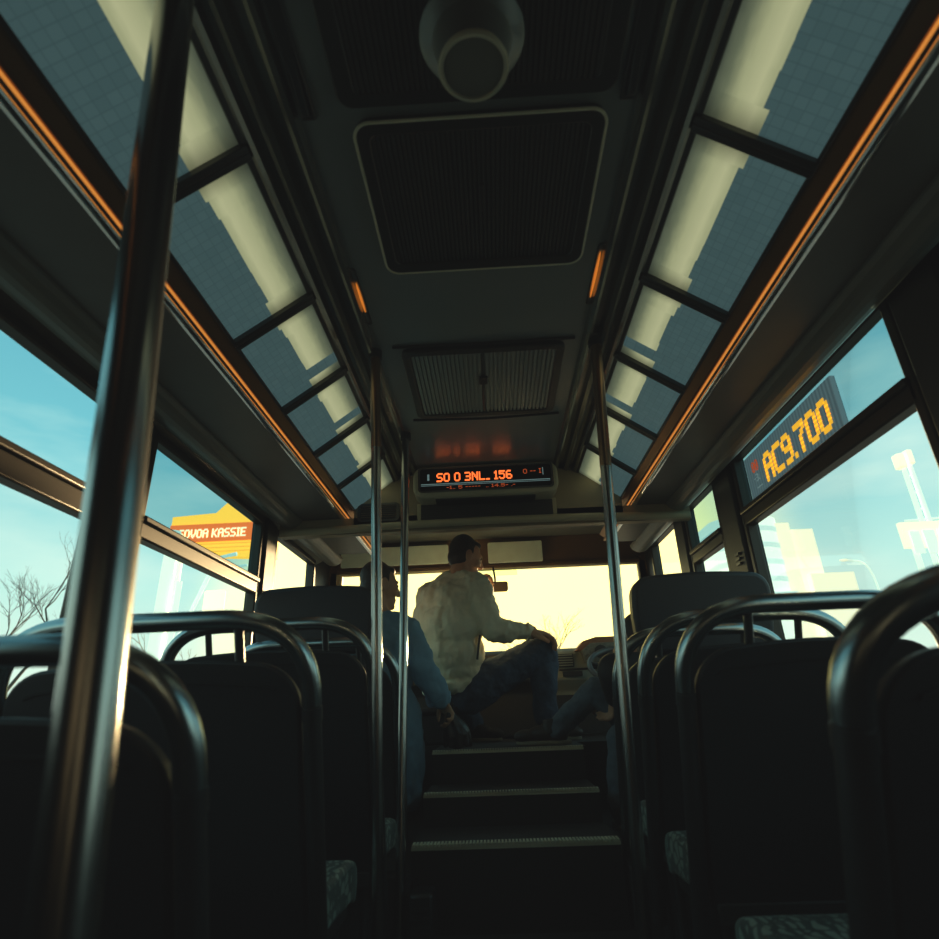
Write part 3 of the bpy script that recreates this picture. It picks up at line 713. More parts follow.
def tall_seat(x0, x1, y0, zt, zc, clen, label):
    root = empty('high_back_seat', ((x0+x1)/2, y0+.25, .30), label, 'seat', 'high-backed seats at the front')
    def bk(x, z, d=0.0): return V((x, y0 + (zt - z)*.22 + d, z))
    w = x1-x0
    pts = []
    cr_ = .075
    for k in range(9): a_ = math.pi/2*k/8; pts.append((x0 + cr_*(1-math.cos(a_)), zt - .008 - cr_*(1-math.sin(a_))))
    for k in range(1, 8): pts.append((x0 + cr_ + (w-2*cr_)*k/8, zt - .008*(2*k/8-1)**2))
    for k in range(8, -1, -1): a_ = math.pi/2*k/8; pts.append((x1 - cr_*(1-math.cos(a_)), zt - .008 - cr_*(1-math.sin(a_))))
    poly = [(x0+.015, zt-.30)] + [(x0-.0, zt-.16)] + pts + [(x1, zt-.16)] + [(x1-.015, zt-.30)]
    MB().prism(poly, bk, 0, .085).build('headrest', 'seatback', root, bevel=.02, seg=3)
    MB().prism([(x0+.02, zc-.05), (x0+.02, zt-.31), (x1-.02, zt-.31), (x1-.02, zc-.05)], bk, .0, .075).build('backrest', 'seatback', root, bevel=.02, seg=3)
    ya = y0 + (zt-zc)*.22+.06
    mb = MB(); mb.prism([(ya, zc-.11), (ya, zc), (ya+clen-.05, zc), (ya+clen, zc-.05), (ya+clen-.02, zc-.11)], lambda u, w_, d: (d, u, w_), x0+.01, x1-.01); mb.build('seat_cushion', 'moq', root, bevel=.02, seg=3)
    mb = MB(); mb.box((x0+.08, ya+.05, .30), (x1-.08, ya+clen-.08, zc-.09)); mb.build('pedestal', 'dark', root, bevel=.01)
tall_seat(-1.10, -.545, 2.65, 1.335, .46, .36, 'high-backed dark seat with rounded headrest at the front left, behind the person in blue')
tall_seat(.545, 1.08, 2.27, 1.245, .47, .55, 'high-backed dark seat with rounded headrest at the front right below the side windows')

# ------------------------------------------------------------------ grab poles
def pole(top, bot, r, label, m='polesteel', tinting=0):
    t = empty('grab_pole', bot, label, 'pole', 'upright grab poles')
    MB().tube([lerp(bot, top, k/6) for k in range(7)], r, 20).build('tube', m, t, smooth=True)
    if tinting: MB().tube([lerp(bot, top, tinting), lerp(bot, top, .985)], r*1.05, 20).build('upper_tinting', 'browntint', t, smooth=True, label='warm reflection painted as brown upper sleeve')  # added tube: warm reflection on the upper pole put into brown colour
    d = (V(top)-V(bot)).normalized()
    MB().tube([V(bot), V(bot)+d*.02], r*1.9, 20).build('foot_flange', 'post', t, smooth=True)
    MB().tube([V(top)-d*.03, V(top)-d*.001], r*1.45, 20).build('ceiling_socket', 'post', t, smooth=True)
pole((-.464, .55, 1.93), (-.311, .55, FLOOR), .0270, 'thick dark steel pole standing in the left foreground, leaning inward at its foot')
pole((-.362, 1.70, 1.945), (-.318, 1.76, FLOOR), .0158, 'thin steel pole left of the aisle beside the third left seat, nearer of the pair', tinting=.80)
pole((-.352, 2.36, 1.945), (-.334, 2.19, FLOOR), .0165, 'thin steel pole left of the aisle with a lower ceiling joint, farther of the pair')
pole((.402, 1.70, 1.945), (.318, 1.72, FLOOR), .0175, 'slanted steel pole right of the aisle beside the right seats', tinting=.74)

# ------------------------------------------------------------------ people
def basis(f, u=(0, 0, 1)):
    f = V(f).normalized(); r = f.cross(V(u)).normalized(); u2 = r.cross(f).normalized()
    B = Matrix((r, f, u2)).transposed(); return B, r, f, u2
def head_blobs(mb, c, f, neck, up=(0, 0, 1), k=1.0):
    B, r, f, u = basis(f, up); c = V(c)
    P = lambda a, b, d: c + (r*a + f*b + u*d)*k
    S = lambda *q: tuple(x*k for x in q)
    mb.ell(P(0, -.012, .022), S(.076, .096, .098), B); mb.ell(P(0, .03, -.015), S(.064, .066, .085), B)
    mb.ell(P(0, .042, -.072), S(.048, .050, .048), B); mb.ell(P(0, .078, -.100), S(.022, .020, .018), B)
    mb.tube([P(0, .088, .025), P(0, .108, -.012), P(0, .118, -.027)], [.008*k, .012*k, .015*k], 10); mb.ell(P(0, .112, -.03), S(.018, .014, .012), B)
    mb.ell(P(0, .086, -.062), S(.026, .014, .008), B); mb.ell(P(0, .084, -.074), S(.023, .013, .008), B)
    for a in (-1, 1):
        mb.ell(P(a*.030, .078, .030), S(.024, .012, .008), B)            # brow
        mb.ell(P(a*.045, .062, -.03), S(.024, .026, .026), B)            # cheek
        Be, re_, fe, ue = basis(f - r*a*.35 + u*.0, up)
        mb.ell(P(a*.078, -.008, -.008), S(.010, .021, .034), B); mb.ell(P(a*.083, -.016, .012), S(.008, .016, .018), B)
    mb.limb([P(0, -.022, -.05), V(neck)], [.056*k, .062*k])
    return P, B
def hair_mesh(P, B, k=1.0):
    mb = MB(); S = lambda *q: tuple(x*k for x in q)
    mb.ell(P(0, -.036, .044), S(.083, .088, .092), B); mb.ell(P(0, -.050, -.012), S(.078, .066, .075), B)
    mb.ell(P(0, .024, .088), S(.056, .048, .030), B)
    for a in (-1, 1): mb.ell(P(a*.070, .002, .022), S(.012, .012, .034), B)
    return mb
def hand_blobs(mb, wrist, d, n, k=1.0, curl=.5, side=1):
    """wrist, direction of the fingers d, palm normal n (palm faces n); thumb on +side"""
    d = V(d).normalized(); n = V(n); n = (n - d*n.dot(d)).normalized(); s = d.cross(n)*side; w = V(wrist)
    B = Matrix((s, d, n)).transposed()
    mb.ell(w + d*.048*k, (.041*k, .050*k, .017*k), B); mb.tube([w - d*.03*k, w + d*.03*k], [.027*k, .030*k], 14)
    for i, (o, L) in enumerate(((.031, .070), (.011, .080), (-.010, .074), (-.030, .057))):
        p = w + (s*o + d*(.086 if i in (1, 2) else .080))*k; dirn = (d + s*o*1.2).normalized(); pts = [w + (s*o*.8 + d*.05)*k, p]
        ang = 0
        for q in range(3):
            ang += curl*(.75, 1.0, .8)[q] + .06*i
            p = p + (dirn*math.cos(ang) + n*math.sin(ang))*L*k*(.44, .32, .24)[q]; pts.append(p)
        mb.limb(pts, [.011*k, .0105*k, .0098*k, .0090*k, .0078*k], 10)
    b = w + (s*.028 + d*.022 + n*.006)*k
    e = b + (s*.032 + d*.030 + n*.012)*k
    g = e + (s*.010 + d*.030 + n*.012)*k
    mb.limb([b, e, g], [.016*k, .0125*k, .009*k], 10)
def shoe(parent, ankle, toe, zf, k=1.0):
    a = V(ankle); t = V(toe); d = (t-a); d.z = 0; d.normalize(); s = V((-d.y, d.x, 0)); up = V((0,0,1))
    B = Matrix((s, d, up)).transposed(); h = V((a.x, a.y, zf)) - d*.05
    mb = MB()
    mb.ell(h + d*.03 + up*.05, (.040, .05, .05), B); mb.ell(h + d*.11 + up*.048, (.042, .075, .040), B); mb.ell(h + d*.19 + up*.038, (.044, .065, .032), B)
    mb.tube([h + d*.05 + up*.05, h + d*.055 + up*.115], [.048, .050], 16)
    o = mb.build('shoe', 'shoe', parent, remesh=.006, smit=4)
    m2 = MB(); poly = []
    for k_ in range(28):
        q = 2*math.pi*k_/28; y = math.cos(q)*.138+.105; w = .044*math.sin(q)*(1.0 if y > .1 else .86); poly.append((w, y))
    m2.prism(poly, lambda u, w, dd: h + s*u + d*w + up*dd, 0.0, .018); m2.build('sole', 'sole', o, bevel=.004, label='pale shoe sole')
    m3 = MB()
    for q in range(4): m3.tube([h + d*(.085+.022*q) + up*(.096-.009*q) - s*.022, h + d*(.085+.022*q) + up*(.101-.009*q), h + d*(.085+.022*q) + up*(.096-.009*q) + s*.022], .0028, 6)
    m3.build('laces', 'sole', o, smooth=True)
def eyes(P, B, parent):
    for a in (-1, 1):
        m = MB(); m.ell(P(a*.030, .084, .010), (.011, .008, .008), B, 12, 8); m.build('eye', 'eye', parent, smooth=True)

# --- man in the beige-grey jacket, perched on the engine cover with one knee raised
t = empty('engine_cover', (-.39, 3.55, .605), 'low dark padded cover the man in the beige jacket sits on', 'engine cover')
mb = MB(); mb.box((-.52, 3.42, .606), (-.22, 3.70, .76)); mb.build('casing', 'dark', t, bevel=.015)
mb = MB(); mb.box((-.53, 3.41, .755), (-.21, 3.71, .795)); mb.build('pad', 'shell', t, bevel=.018, seg=3)

HIP = V((-.235, 3.52, .90)); CH = V((-.255, 3.48, 1.30)); NK = V((-.195, 3.50, 1.515)); HD = V((-.145, 3.53, 1.650))
HF = V((.86, .42, -.30))
SR = V((-.085, 3.42, 1.43)); ER = V((-.005, 3.37, 1.19)); WRI = V((.20, 3.40, 1.172))     # right arm
SLh = V((-.385, 3.57, 1.42)); EL = V((-.20, 3.76, 1.27)); WLI = V((-.040, 3.69, 1.460))  # left arm to the mouth
HR = V((-.15, 3.47, .87)); KR = V((.285, 3.50, 1.085)); AR_ = V((.265, 3.52, .715))
HL = V((-.30, 3.58, .86)); KNL = V((-.34, 3.74, .95)); ANL = V((-.14, 3.70, .70))
body = MB()
P, B = head_blobs(body, HD, HF, NK, (.25, .05, 1))
body.limb([HIP, CH, NK], [.10, .10, .06]); body.limb([SR, ER, WRI], [.05, .042, .030]); body.limb([SLh, EL, WLI], [.036, .036, .028])
body.limb([HR, KR, AR_], [.075, .058, .042]); body.limb([HL, KNL, ANL], [.075, .058, .042])
body.limb([NK, lerp(NK, SR, .8)], [.055, .04]); body.limb([NK, lerp(NK, SLh, .7)], [.055, .034])
hand_blobs(body, WRI, (.92, .1, -.18), (.15, .1, -1), 1.25, .55, -1)
hand_blobs(body, WLI, (.35, -.35, .85), (-.5, -.6, 0), 1.0, .9, 1)
man = body.build('person', 'skin', remesh=.006, smit=5)
tag(man, 'man in a beige-grey jacket and jeans with a raised knee, hand at his mouth', 'person')
hair_mesh(P, B).build('hair', 'hair', man, remesh=.006, smit=3)
eyes(P, B, man)
jk = MB()
Bt, rt, ft, ut = basis((.55, .83, 0), (0, 0, 1))
for c, rad in ((V((-.245, 3.52, .97)), (.205, .165, .11)), (V((-.255, 3.50, 1.08)), (.218, .175, .15)), (V((-.265, 3.48, 1.22)), (.226, .172, .17)), (V((-.258, 3.49, 1.36)), (.212, .15, .14)), (V((-.225, 3.50, 1.44)), (.165, .11, .085)), (V((-.315, 3.52, 1.27)), (.175, .15, .19))):
    jk.ell(c, rad, Bt, 28, 16)
jk.tube([(-.235, 3.525, .872), (-.24, 3.52, .93)], [.178, .195], 28)
jk.limb([lerp(NK, SR, .25), SR, lerp(SR, ER, .5), ER, lerp(ER, WRI, .5), lerp(ER, WRI, .97)], [.075, .088, .080, .070, .062, .047])
jk.limb([lerp(NK, SLh, .25), SLh, EL, lerp(EL, WLI, .93)], [.075, .088, .072, .048])
jk.tube([V((-.215, 3.505, 1.46)), V((-.190, 3.505, 1.53))], [.098, .076], 20)
jk.tube([lerp(ER, WRI, .94), lerp(ER, WRI, 1.0)], [.050, .048], 16)
ja = jk.build('jacket', 'jacket', man, remesh=.008, smit=6, disp=.045)
z_ = MB(); z_.tube([(-.075, 3.355, 1.16), (-.085, 3.345, 1.10), (-.095, 3.35, 1.03)], .006, 8); z_.build('pocket_zip', 'line', ja, smooth=True)
z_ = MB(); z_.tube([lerp(ER, WRI, .95), lerp(ER, WRI, .99)], .053, 16); z_.build('cuff', 'jacket', ja, smooth=True)
jn = MB(); jn.limb([HR, lerp(HR, KR, .5), KR, lerp(KR, AR_, .5), lerp(KR, AR_, .93)], [.118, .100, .082, .075, .068]); jn.limb([HL, KNL, lerp(KNL, ANL, .95)], [.11, .085, .066]); jn.ell((-.235, 3.52, .87), (.17, .14, .085))
jn.build('jeans', 'jeans', man, remesh=.008, smit=5, disp=.03)
shoe(man, AR_ + V((.0, 0, 0)), AR_ + V((.2, -.06, 0)), .607)
shoe(man, ANL + V((-.01, 0, 0)), ANL + V((.18, -.10, 0)), .607)

# --- person in the blue coat on the front left seat, seen from behind
HIP = V((-.665, 3.07, .57)); CH = V((-.63, 3.05, .98)); NK = V((-.605, 3.06, 1.25)); HD = V((-.590, 3.09, 1.405))
SR = V((-.440, 3.04, 1.155)); ER = V((-.335, 2.97, .95)); WRI = V((-.262, 3.00, .825))
SL2 = V((-.80, 3.08, 1.14)); EL = V((-.88, 3.05, .88)); WLI = V((-.80, 3.22, .72))
body = MB(); P, B = head_blobs(body, HD, (.80, .58, -.12), NK, (.05, .05, 1), .98)
body.limb([HIP, CH, NK], [.10, .10, .06]); body.limb([NK, lerp(NK, SR, .8)], [.06, .05]); body.limb([NK, lerp(NK, SL2, .8)], [.06, .05])
body.limb([SR, ER, WRI], [.05, .042, .030]); body.limb([SL2, EL, WLI], [.05, .042, .030])
for hx, kx in ((-.60, -.60), (-.76, -.78)):
    body.limb([(hx, 3.07, .55), (kx, 3.33, .58), (kx, 3.30, .36)], [.07, .055, .042])
hand_blobs(body, WRI, (.45, .15, -.88), (-.6, -.5, -.25), .95, .8, 1)
hand_blobs(body, WLI, (.2, .7, -.3), (0, 0, -1), 1.0, .3, 1)
wom = body.build('person', 'skin', remesh=.006, smit=5)
tag(wom, 'person in a long blue coat seated front left, arm hanging into the aisle', 'person')
hair_mesh(P, B, .99).build('hair', 'hair', wom, remesh=.006, smit=3); eyes(P, B, wom)
ct = MB(); Bt, rt, ft, ut = basis((.35, .93, 0))
for c, rad in ((V((-.63, 3.05, .62)), (.235, .17, .16)), (V((-.625, 3.05, .78)), (.225, .165, .17)), (V((-.62, 3.05, .95)), (.225, .155, .17)), (V((-.615, 3.05, 1.08)), (.215, .135, .12)), (V((-.61, 3.06, 1.17)), (.15, .10, .07))):
    ct.ell(c, rad, Bt, 28, 16)
ct.limb([lerp(NK, SR, .3), SR, lerp(SR, ER, .5), ER, lerp(ER, WRI, .95)], [.06, .078, .072, .066, .052])
ct.limb([lerp(NK, SL2, .3), SL2, EL, lerp(EL, WLI, .95)], [.06, .078, .066, .05])
ct.limb([(-.47, 3.02, .80), (-.425, 2.98, .62), (-.415, 2.96, .48), (-.42, 2.96, .42)], [.10, .085, .065, .055])     # coat tail hanging at the aisle side
ct.tube([V((-.61, 3.055, 1.17)), V((-.603, 3.06, 1.245))], [.10, .080], 20)
co = ct.build('coat', 'coat', wom, remesh=.008, smit=6, disp=.035)
z_ = MB(); z_.tube([lerp(ER, WRI, .90), lerp(ER, WRI, .97)], .055, 16); z_.build('cuff', 'coat', co, smooth=True)
tr = MB()
for hx, kx in ((-.60, -.60), (-.76, -.78)): tr.limb([(hx, 3.07, .56), (kx, 3.33, .59), (kx, 3.30, .38)], [.09, .075, .06])
tr.build('trousers', 'black', wom, remesh=.008, smit=4)
for kx in (-.60, -.78): shoe(wom, (kx, 3.22, .36), (kx, 3.4, .36), .302)

t = empty('plastic_bag', (-.20, 3.03, .606), 'crumpled black plastic bag held by the person in the blue coat', 'bag')
mb = MB(); random.seed(3)
mb.ell((-.195, 3.035, .675), (.06, .05, .068)); mb.limb([(-.225, 3.0, .765), (-.205, 3.02, .72), (-.195, 3.03, .66)], [.018, .035, .055])
for k in range(9):
    a = 2*math.pi*k/9; mb.limb([(-.225+.01*math.cos(a), 3.0+.01*math.sin(a), .765), (-.20+.055*math.cos(a), 3.03+.045*math.sin(a), .68), (-.195+.06*math.cos(a), 3.035+.05*math.sin(a), .625)], [.008, .013, .012], 8)
mb.build('sack', 'bag', t, remesh=.006, smit=2)
mb = MB()
for k in range(3): mb.limb([(-.235+k*.01, 3.0, .765), (-.240+k*.014, 2.985, .80), (-.225+k*.006, 3.0, .81)], [.006, .006, .005], 8)
mb.build('handle', 'bag', t, smooth=True)

# --- person slouched on the front right seat, legs out into the aisle
HIP = V((.82, 2.98, .57)); CH = V((.77, 2.92, .80)); NK = V((.72, 2.93, .95)); HD = V((.685, 2.95, 1.055))
SA = V((.655, 2.85, .92)); EA = V((.545, 2.82, .915)); WA = V((.550, 2.92, .80))
SB = V((.80, 3.05, .90)); EB = V((.68, 3.18, .80)); WB = V((.58, 3.12, .82))
H1, K1, A1 = V((.77, 3.02, .57)), V((.480, 3.02, .842)), V((.275, 3.14, .665))
H2, K2, A2 = V((.77, 2.90, .57)), V((.545, 2.84, .63)), V((.500, 2.80, .385))
body = MB(); P, B = head_blobs(body, HD, (-.85, .45, -.15), NK, (-.2, 0, 1), .95)
body.limb([HIP, CH, NK], [.10, .10, .06]); body.limb([SA, EA, WA], [.045, .04, .028]); body.limb([SB, EB, WB], [.045, .04, .028])
body.limb([NK, lerp(NK, SA, .8)], [.06, .05]); body.limb([NK, lerp(NK, SB, .8)], [.06, .05])
body.limb([H1, K1, A1], [.06, .045, .035]); body.limb([H2, K2, A2], [.07, .055, .04])
hand_blobs(body, WA, (-.2, .55, -.55), (-.7, .2, -.4), .95, .5, 1); hand_blobs(body, WB, (-.8, -.1, -.2), (0, 0, -1), .95, .5, 1)
drv = body.build('person', 'skin', remesh=.006, smit=5)
tag(drv, 'person slouching on the front right seat, jeans-clad legs stretched into the aisle', 'person')
hair_mesh(P, B, .97).build('hair', 'hair', drv, remesh=.006, smit=3); eyes(P, B, drv)
jk = MB(); Bt, *_ = basis((-.9, .3, 0))
jk.ell(CH, (.19, .15, .16), Bt); jk.ell(lerp(HIP, CH, .3), (.17, .15, .15), Bt); jk.ell(lerp(CH, NK, .5), (.18, .12, .10), Bt)
jk.limb([lerp(NK, SA, .3), SA, EA, lerp(EA, WA, .9)], [.06, .08, .082, .05]); jk.limb([lerp(NK, SB, .3), SB, EB, lerp(EB, WB, .9)], [.06, .075, .062, .045])
jk.build('jacket', 'black', drv, remesh=.008, smit=5)
jn = MB(); jn.limb([H1, K1, lerp(K1, A1, .5), lerp(K1, A1, .95)], [.095, .062, .058, .050]); jn.limb([H2, K2, lerp(K2, A2, .95)], [.095, .07, .056]); jn.ell((.79, 2.97, .57), (.12, .14, .09))
jn.build('jeans', 'jeans2', drv, remesh=.007, smit=4, disp=.022)
shoe(drv, A1, A1 + V((-.2, .05, 0)), .607); shoe(drv, A2, A2 + V((.02, .18, 0)), .302)

# ------------------------------------------------------------------ outside
mb = MB(); mb.quad((-150, -60, -.9), (150, -60, -.9), (150, 200, -.9), (-150, 200, -.9)); struct(mb, 'ground', 'asphalt', recalc=False)
GZ = -.9
def bare_tree(loc, h, spread, m, label, depth=6, seed=1, group=None, r0=.10):
    rnd = random.Random(seed); mb = MB(); tr = MB()
    def grow(p, d, L, r, lv):
        q = p + d*L
        mid = (p+q)/2 + V((rnd.uniform(-1,1), rnd.uniform(-1,1), rnd.uniform(-.5,.5)))*L*.06
        (tr if lv == depth else mb).tube([p, mid, q], [r, r*.85, r*.7], 8 if lv == depth else (5 if lv > 2 else 3), cap=False)
        if lv == 0: return
        for k in range(rnd.choice((2, 3, 3)) if lv > 1 else 2):
            ax = V((rnd.uniform(-1,1), rnd.uniform(-1,1), rnd.uniform(-.1,.55)))
            nd = (d + ax*spread).normalized()
            grow(q if k < 2 else mid, nd, L*rnd.uniform(.62, .82), r*.62, lv-1)
    root = empty('bare_tree', loc, label, 'tree', group)
    grow(V(loc), V((0,0,1)), h*.27, r0, depth)
    tr.build('trunk', m, root, smooth=True); mb.build('branches', m, root)
bare_tree((-15.9, 19.4, GZ), 9.8, .80, 'bark', 'large bare tree seen through the near left window', 7, 4)
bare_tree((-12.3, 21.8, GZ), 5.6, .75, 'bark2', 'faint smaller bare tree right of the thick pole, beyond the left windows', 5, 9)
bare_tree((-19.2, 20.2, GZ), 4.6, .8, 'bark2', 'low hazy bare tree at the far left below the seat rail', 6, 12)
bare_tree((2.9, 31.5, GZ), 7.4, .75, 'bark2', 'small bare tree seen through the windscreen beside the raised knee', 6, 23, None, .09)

# yellow roadside sign on the left
t = empty('shop_sign', (-8.8, 18, GZ), 'large yellow roadside sign with a red lettered band beyond the left window', 'sign')
poly = [(-10.45, 5.72), (-6.9, 5.5), (-6.9, 7.75), (-8.35, 7.75), (-9.0, 7.10), (-10.45, 7.02)]
fz = lambda u, w, d: (u, 18+d, w)
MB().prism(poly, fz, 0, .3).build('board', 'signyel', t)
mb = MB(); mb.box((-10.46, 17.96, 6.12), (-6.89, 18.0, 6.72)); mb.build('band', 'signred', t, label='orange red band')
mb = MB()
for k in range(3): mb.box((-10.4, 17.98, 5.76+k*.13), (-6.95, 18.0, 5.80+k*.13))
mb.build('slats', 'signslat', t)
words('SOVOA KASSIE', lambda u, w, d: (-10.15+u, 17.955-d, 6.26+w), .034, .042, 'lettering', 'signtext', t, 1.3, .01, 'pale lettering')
for x in (-10.1, -7.4):
    mb = MB(); mb.tube([(x, 18.15, GZ), (x, 18.15, 5.7)], .12, 12); mb.build('post', 'pale', t, smooth=True)
t = empty('lamp_post', (-8.65, 15.1, GZ), 'pale street pole beyond the second left window', 'lamp post')
MB().tube([(-8.65, 15.1, GZ), (-8.65, 15.1, 5.6)], [.20, .17], 14).build('shaft', 'pale', t, smooth=True)
MB().tube([(-8.3, 15.1, GZ), (-8.3, 15.1, 4.2)], [.09, .08], 12).build('side_shaft', 'pale', t, smooth=True)
t = empty('road_sign', (-7.8, 16.2, GZ), 'small square cream sign on a braced pole beyond the second left window', 'sign')
MB().prism(rrect(-8.12, -7.52, 3.55, 4.15, .06), lambda u, w, d: (u, 16.2+d, w), 0, .05).build('plate', 'facade', t)
MB().tube([(-7.82, 16.27, GZ), (-7.82, 16.27, 3.9)], .05, 10).build('post', 'pale', t, smooth=True)
mb = MB(); mb.tube([(-8.75, 16.25, 2.8), (-7.9, 16.25, 5.1), (-7.35, 16.25, 5.2)], .06, 8); mb.tube([(-7.9, 16.25, 4.75), (-7.0, 16.25, 4.85)], .04, 8); mb.build('brace', 'facband', t, smooth=True)

# pale buildings beyond the right windows
def blk(mb, x0, x1, y0, y1, z0, z1): mb.box((x0, y0, z0), (x1, y1, z1))
t = empty('office_building', (26, 53, GZ), 'pale banded office building with a stepped cream block beyond the right window', 'building')
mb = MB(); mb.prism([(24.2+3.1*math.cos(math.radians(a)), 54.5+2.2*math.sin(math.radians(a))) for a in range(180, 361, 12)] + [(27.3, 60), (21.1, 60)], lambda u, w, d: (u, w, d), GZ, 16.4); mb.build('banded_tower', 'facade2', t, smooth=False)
mb = MB()
for k in range(6):
    z = 7.2+k*1.55
    mb.prism([(24.2+3.14*math.cos(math.radians(a)), 54.5+2.24*math.sin(math.radians(a))) for a in range(180, 361, 12)] + [(27.34, 60), (21.06, 60)], lambda u, w, d: (u, w, d), z, z+.5)
mb.build('window_bands', 'facband', t)
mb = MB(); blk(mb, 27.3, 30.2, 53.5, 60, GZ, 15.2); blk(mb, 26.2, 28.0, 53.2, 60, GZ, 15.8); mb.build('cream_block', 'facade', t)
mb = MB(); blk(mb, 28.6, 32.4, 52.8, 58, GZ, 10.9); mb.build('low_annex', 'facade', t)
mb = MB(); mb.prism([(22.3, 9.3), (26.8, 9.3), (26.0, 8.2), (23.1, 8.2)], lambda u, w, d: (u, d, w), 52.1, 54); mb.build('canopy', 'facband', t)
t = empty('radio_mast', (24.2, 32, GZ), 'tall thin pale twin mast beyond the right window', 'mast')
for dx in (-.22, .26):
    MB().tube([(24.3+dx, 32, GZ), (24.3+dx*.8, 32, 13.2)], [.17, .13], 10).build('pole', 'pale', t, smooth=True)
mb = MB()
for k in range(10): mb.tube([(24.0, 32, 3+k), (24.6, 32, 3.5+k)], .04, 6)
mb.tube([(23.2, 32, 9.6), (25.6, 32, 9.7)], .06, 8); mb.build('cross_bar', 'pale', t, smooth=True)
mb = MB(); mb.box((23.80, 31.7, 12.7), (24.22, 32.3, 13.6)); mb.box((24.38, 31.7, 12.9), (24.72, 32.3, 13.8)); mb.build('head', 'facade', t, bevel=.1)
t = empty('street_light', (16.3, 25.2, GZ), 'curved pale street light beyond the right window', 'street light')
mb = MB(); mb.tube(arc_path([(16.4, 25.2, GZ), (16.25, 25.2, 6.0), (15.3, 25.3, 6.15)], 1.2, 10), .04, 10); mb.build('post', 'pale', t, smooth=True)
mb = MB(); mb.ell((15.25, 25.3, 6.14), (.2, .08, .05)); mb.build('lamp_head', 'facade', t, smooth=True)
t = empty('roadside_billboard', (15, 20, GZ), 'pale cream billboard on two posts at the far right', 'billboard')
mb = MB(); mb.box((14.3, 20, 5.35), (17.6, 20.2, 6.25)); mb.build('board', 'facade', t)
mb = MB(); x = 14.5
rb = random.Random(5)
while x < 17.3:
    w_ = rb.uniform(.22, .4); mb.box((x, 19.96, 5.2-.1*rb.random()), (x+w_, 20.0, 5.75+.2*rb.random())); x += w_+.12
mb.build('raised_shapes', 'pale', t)
for x in (14.6, 16.0):
    mb = MB(); mb.tube([(x, 20.1, GZ), (x, 20.1, 5.4)], .10, 10); mb.build('post', 'pale', t, smooth=True)

# ------------------------------------------------------------------ world: low warm sun ahead, teal sky at the sides
W = bpy.data.worlds.new('sky'); SC.world = W; W.use_nodes = True
nt = W.node_tree; N = nt.nodes; L = nt.links; bg = N['Background']
tc = N.new('ShaderNodeTexCoord')
nrm = N.new('ShaderNodeVectorMath'); nrm.operation = 'NORMALIZE'; L.new(tc.outputs['Generated'], nrm.inputs[0])
sd = V((math.sin(math.radians(1)), math.cos(math.radians(1)), .10)).normalized()
dt = N.new('ShaderNodeVectorMath'); dt.operation = 'DOT_PRODUCT'; dt.inputs[1].default_value = sd; L.new(nrm.outputs[0], dt.inputs[0])
warm = N.new('ShaderNodeMapRange'); warm.inputs['From Min'].default_value = .87; warm.inputs['From Max'].default_value = .97; warm.interpolation_type = 'SMOOTHSTEP'
L.new(dt.outputs['Value'], warm.inputs['Value'])
sep = N.new('ShaderNodeSeparateXYZ'); L.new(nrm.outputs[0], sep.inputs[0])
ramp = N.new('ShaderNodeValToRGB'); e = ramp.color_ramp.elements
e[0].position = .0; e[0].color = (.30, .36, .32, 1); e[1].position = 1; e[1].color = (.10, .30, .38, 1)
for p, c in ((.06, (.66, .86, .72, 1)), (.18, (.50, .82, .74, 1)), (.34, (.25, .62, .66, 1)), (.55, (.16, .46, .54, 1))):
    k = e.new(p); k.color = c
L.new(sep.outputs['Z'], ramp.inputs[0])
mp = N.new('ShaderNodeMapping'); mp.inputs['Scale'].default_value = (2.2, 2.2, 7); L.new(nrm.outputs[0], mp.inputs['Vector'])
cl = N.new('ShaderNodeTexNoise'); cl.inputs['Scale'].default_value = 1.6; cl.inputs['Detail'].default_value = 5; L.new(mp.outputs[0], cl.inputs['Vector'])
cr = N.new('ShaderNodeMapRange'); cr.inputs['From Min'].default_value = .46; cr.inputs['From Max'].default_value = .72; cr.inputs['To Max'].default_value = .6
L.new(cl.outputs['Fac'], cr.inputs['Value'])
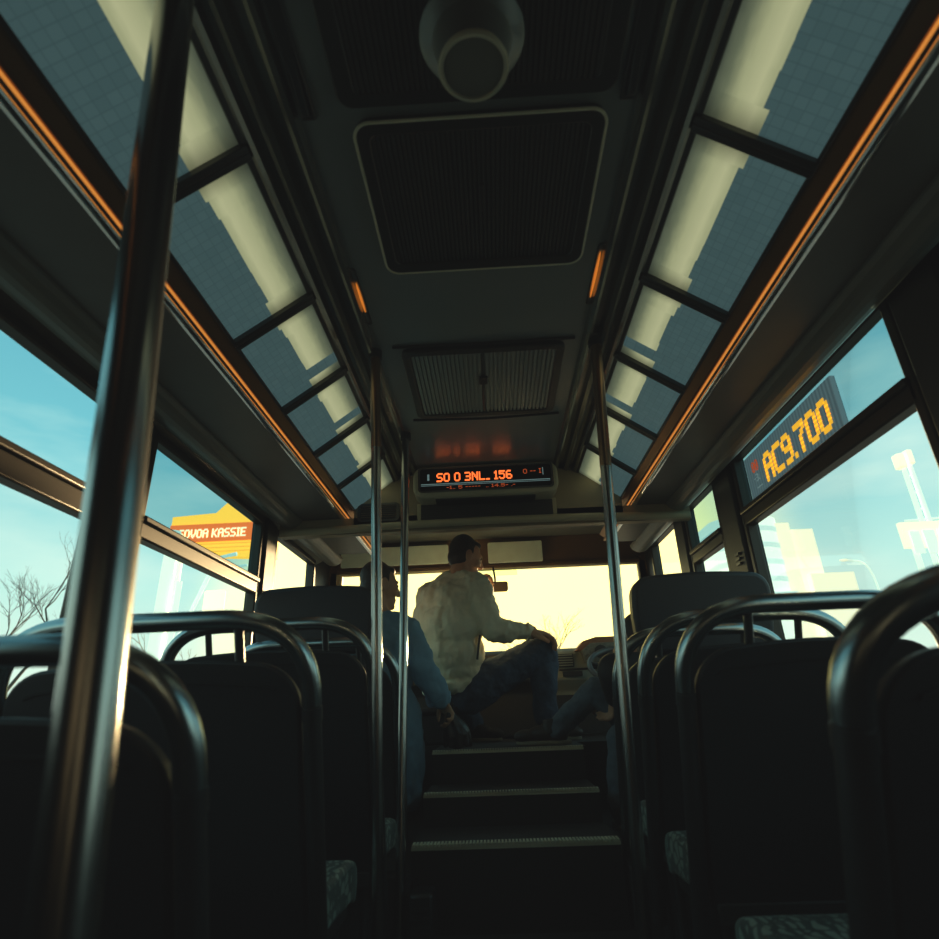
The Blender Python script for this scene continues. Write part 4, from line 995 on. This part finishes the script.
m1 = N.new('ShaderNodeMix'); m1.data_type = 'RGBA'; m1.inputs['B'].default_value = (.72, .92, .80, 1)
L.new(cr.outputs[0], m1.inputs['Factor']); L.new(ramp.outputs['Color'], m1.inputs['A'])
m2 = N.new('ShaderNodeMix'); m2.data_type = 'RGBA'; m2.inputs['B'].default_value = (2.3, 1.9, .66, 1)
L.new(warm.outputs[0], m2.inputs['Factor']); L.new(m1.outputs['Result'], m2.inputs['A'])
L.new(m2.outputs['Result'], bg.inputs['Color']); bg.inputs['Strength'].default_value = 1.15

sun = bpy.data.lights.new('low_sun', 'SUN'); sun.energy = 10.0; sun.color = (1, .72, .38); sun.angle = math.radians(3)
so = bpy.data.objects.new('low_sun', sun); COL.objects.link(so)
dirn = V((math.sin(math.radians(14)), math.cos(math.radians(14)), math.tan(math.radians(5)))).normalized()
so.rotation_euler = dirn.to_track_quat('Z', 'Y').to_euler()

# ------------------------------------------------------------------ camera
F = 580.0; Cx = 469.5; VPx, VPy = 497.0, 708.0; ROLL = math.radians(2.2)
Yc = V(((VPx-Cx)/F, -(VPy-Cx)/F, -1)).normalized()         # bus axis in camera space
xr = V((math.cos(ROLL), math.sin(ROLL), 0)); Xc = (xr - Yc*xr.dot(Yc)).normalized(); Zc = Xc.cross(Yc)
R3 = Matrix((Xc, Yc, Zc))
cam = bpy.data.cameras.new('camera'); co_ = bpy.data.objects.new('camera', cam); COL.objects.link(co_)
co_.matrix_world = Matrix.Translation((0, 0, .78)) @ R3.to_4x4()
cam.sensor_width = 36; cam.lens = F/939*36; cam.clip_start = .02; cam.clip_end = 500
cam.dof.use_dof = True; cam.dof.focus_distance = 3.3; cam.dof.aperture_fstop = 3.2
SC.camera = co_
SC.view_settings.view_transform = 'Standard'
SC.view_settings.look = 'None'
SC.view_settings.exposure = 0.0
SC.view_settings.gamma = 1.0
SC.view_settings.use_curve_mapping = True            # slightly faded blacks, as on the photograph's film look
cmv = SC.view_settings.curve_mapping
for c in cmv.curves[:3]: pass
cc = cmv.curves[3]; cc.points[0].location = (0, .0055); cc.points[1].location = (1, 1); cmv.update()
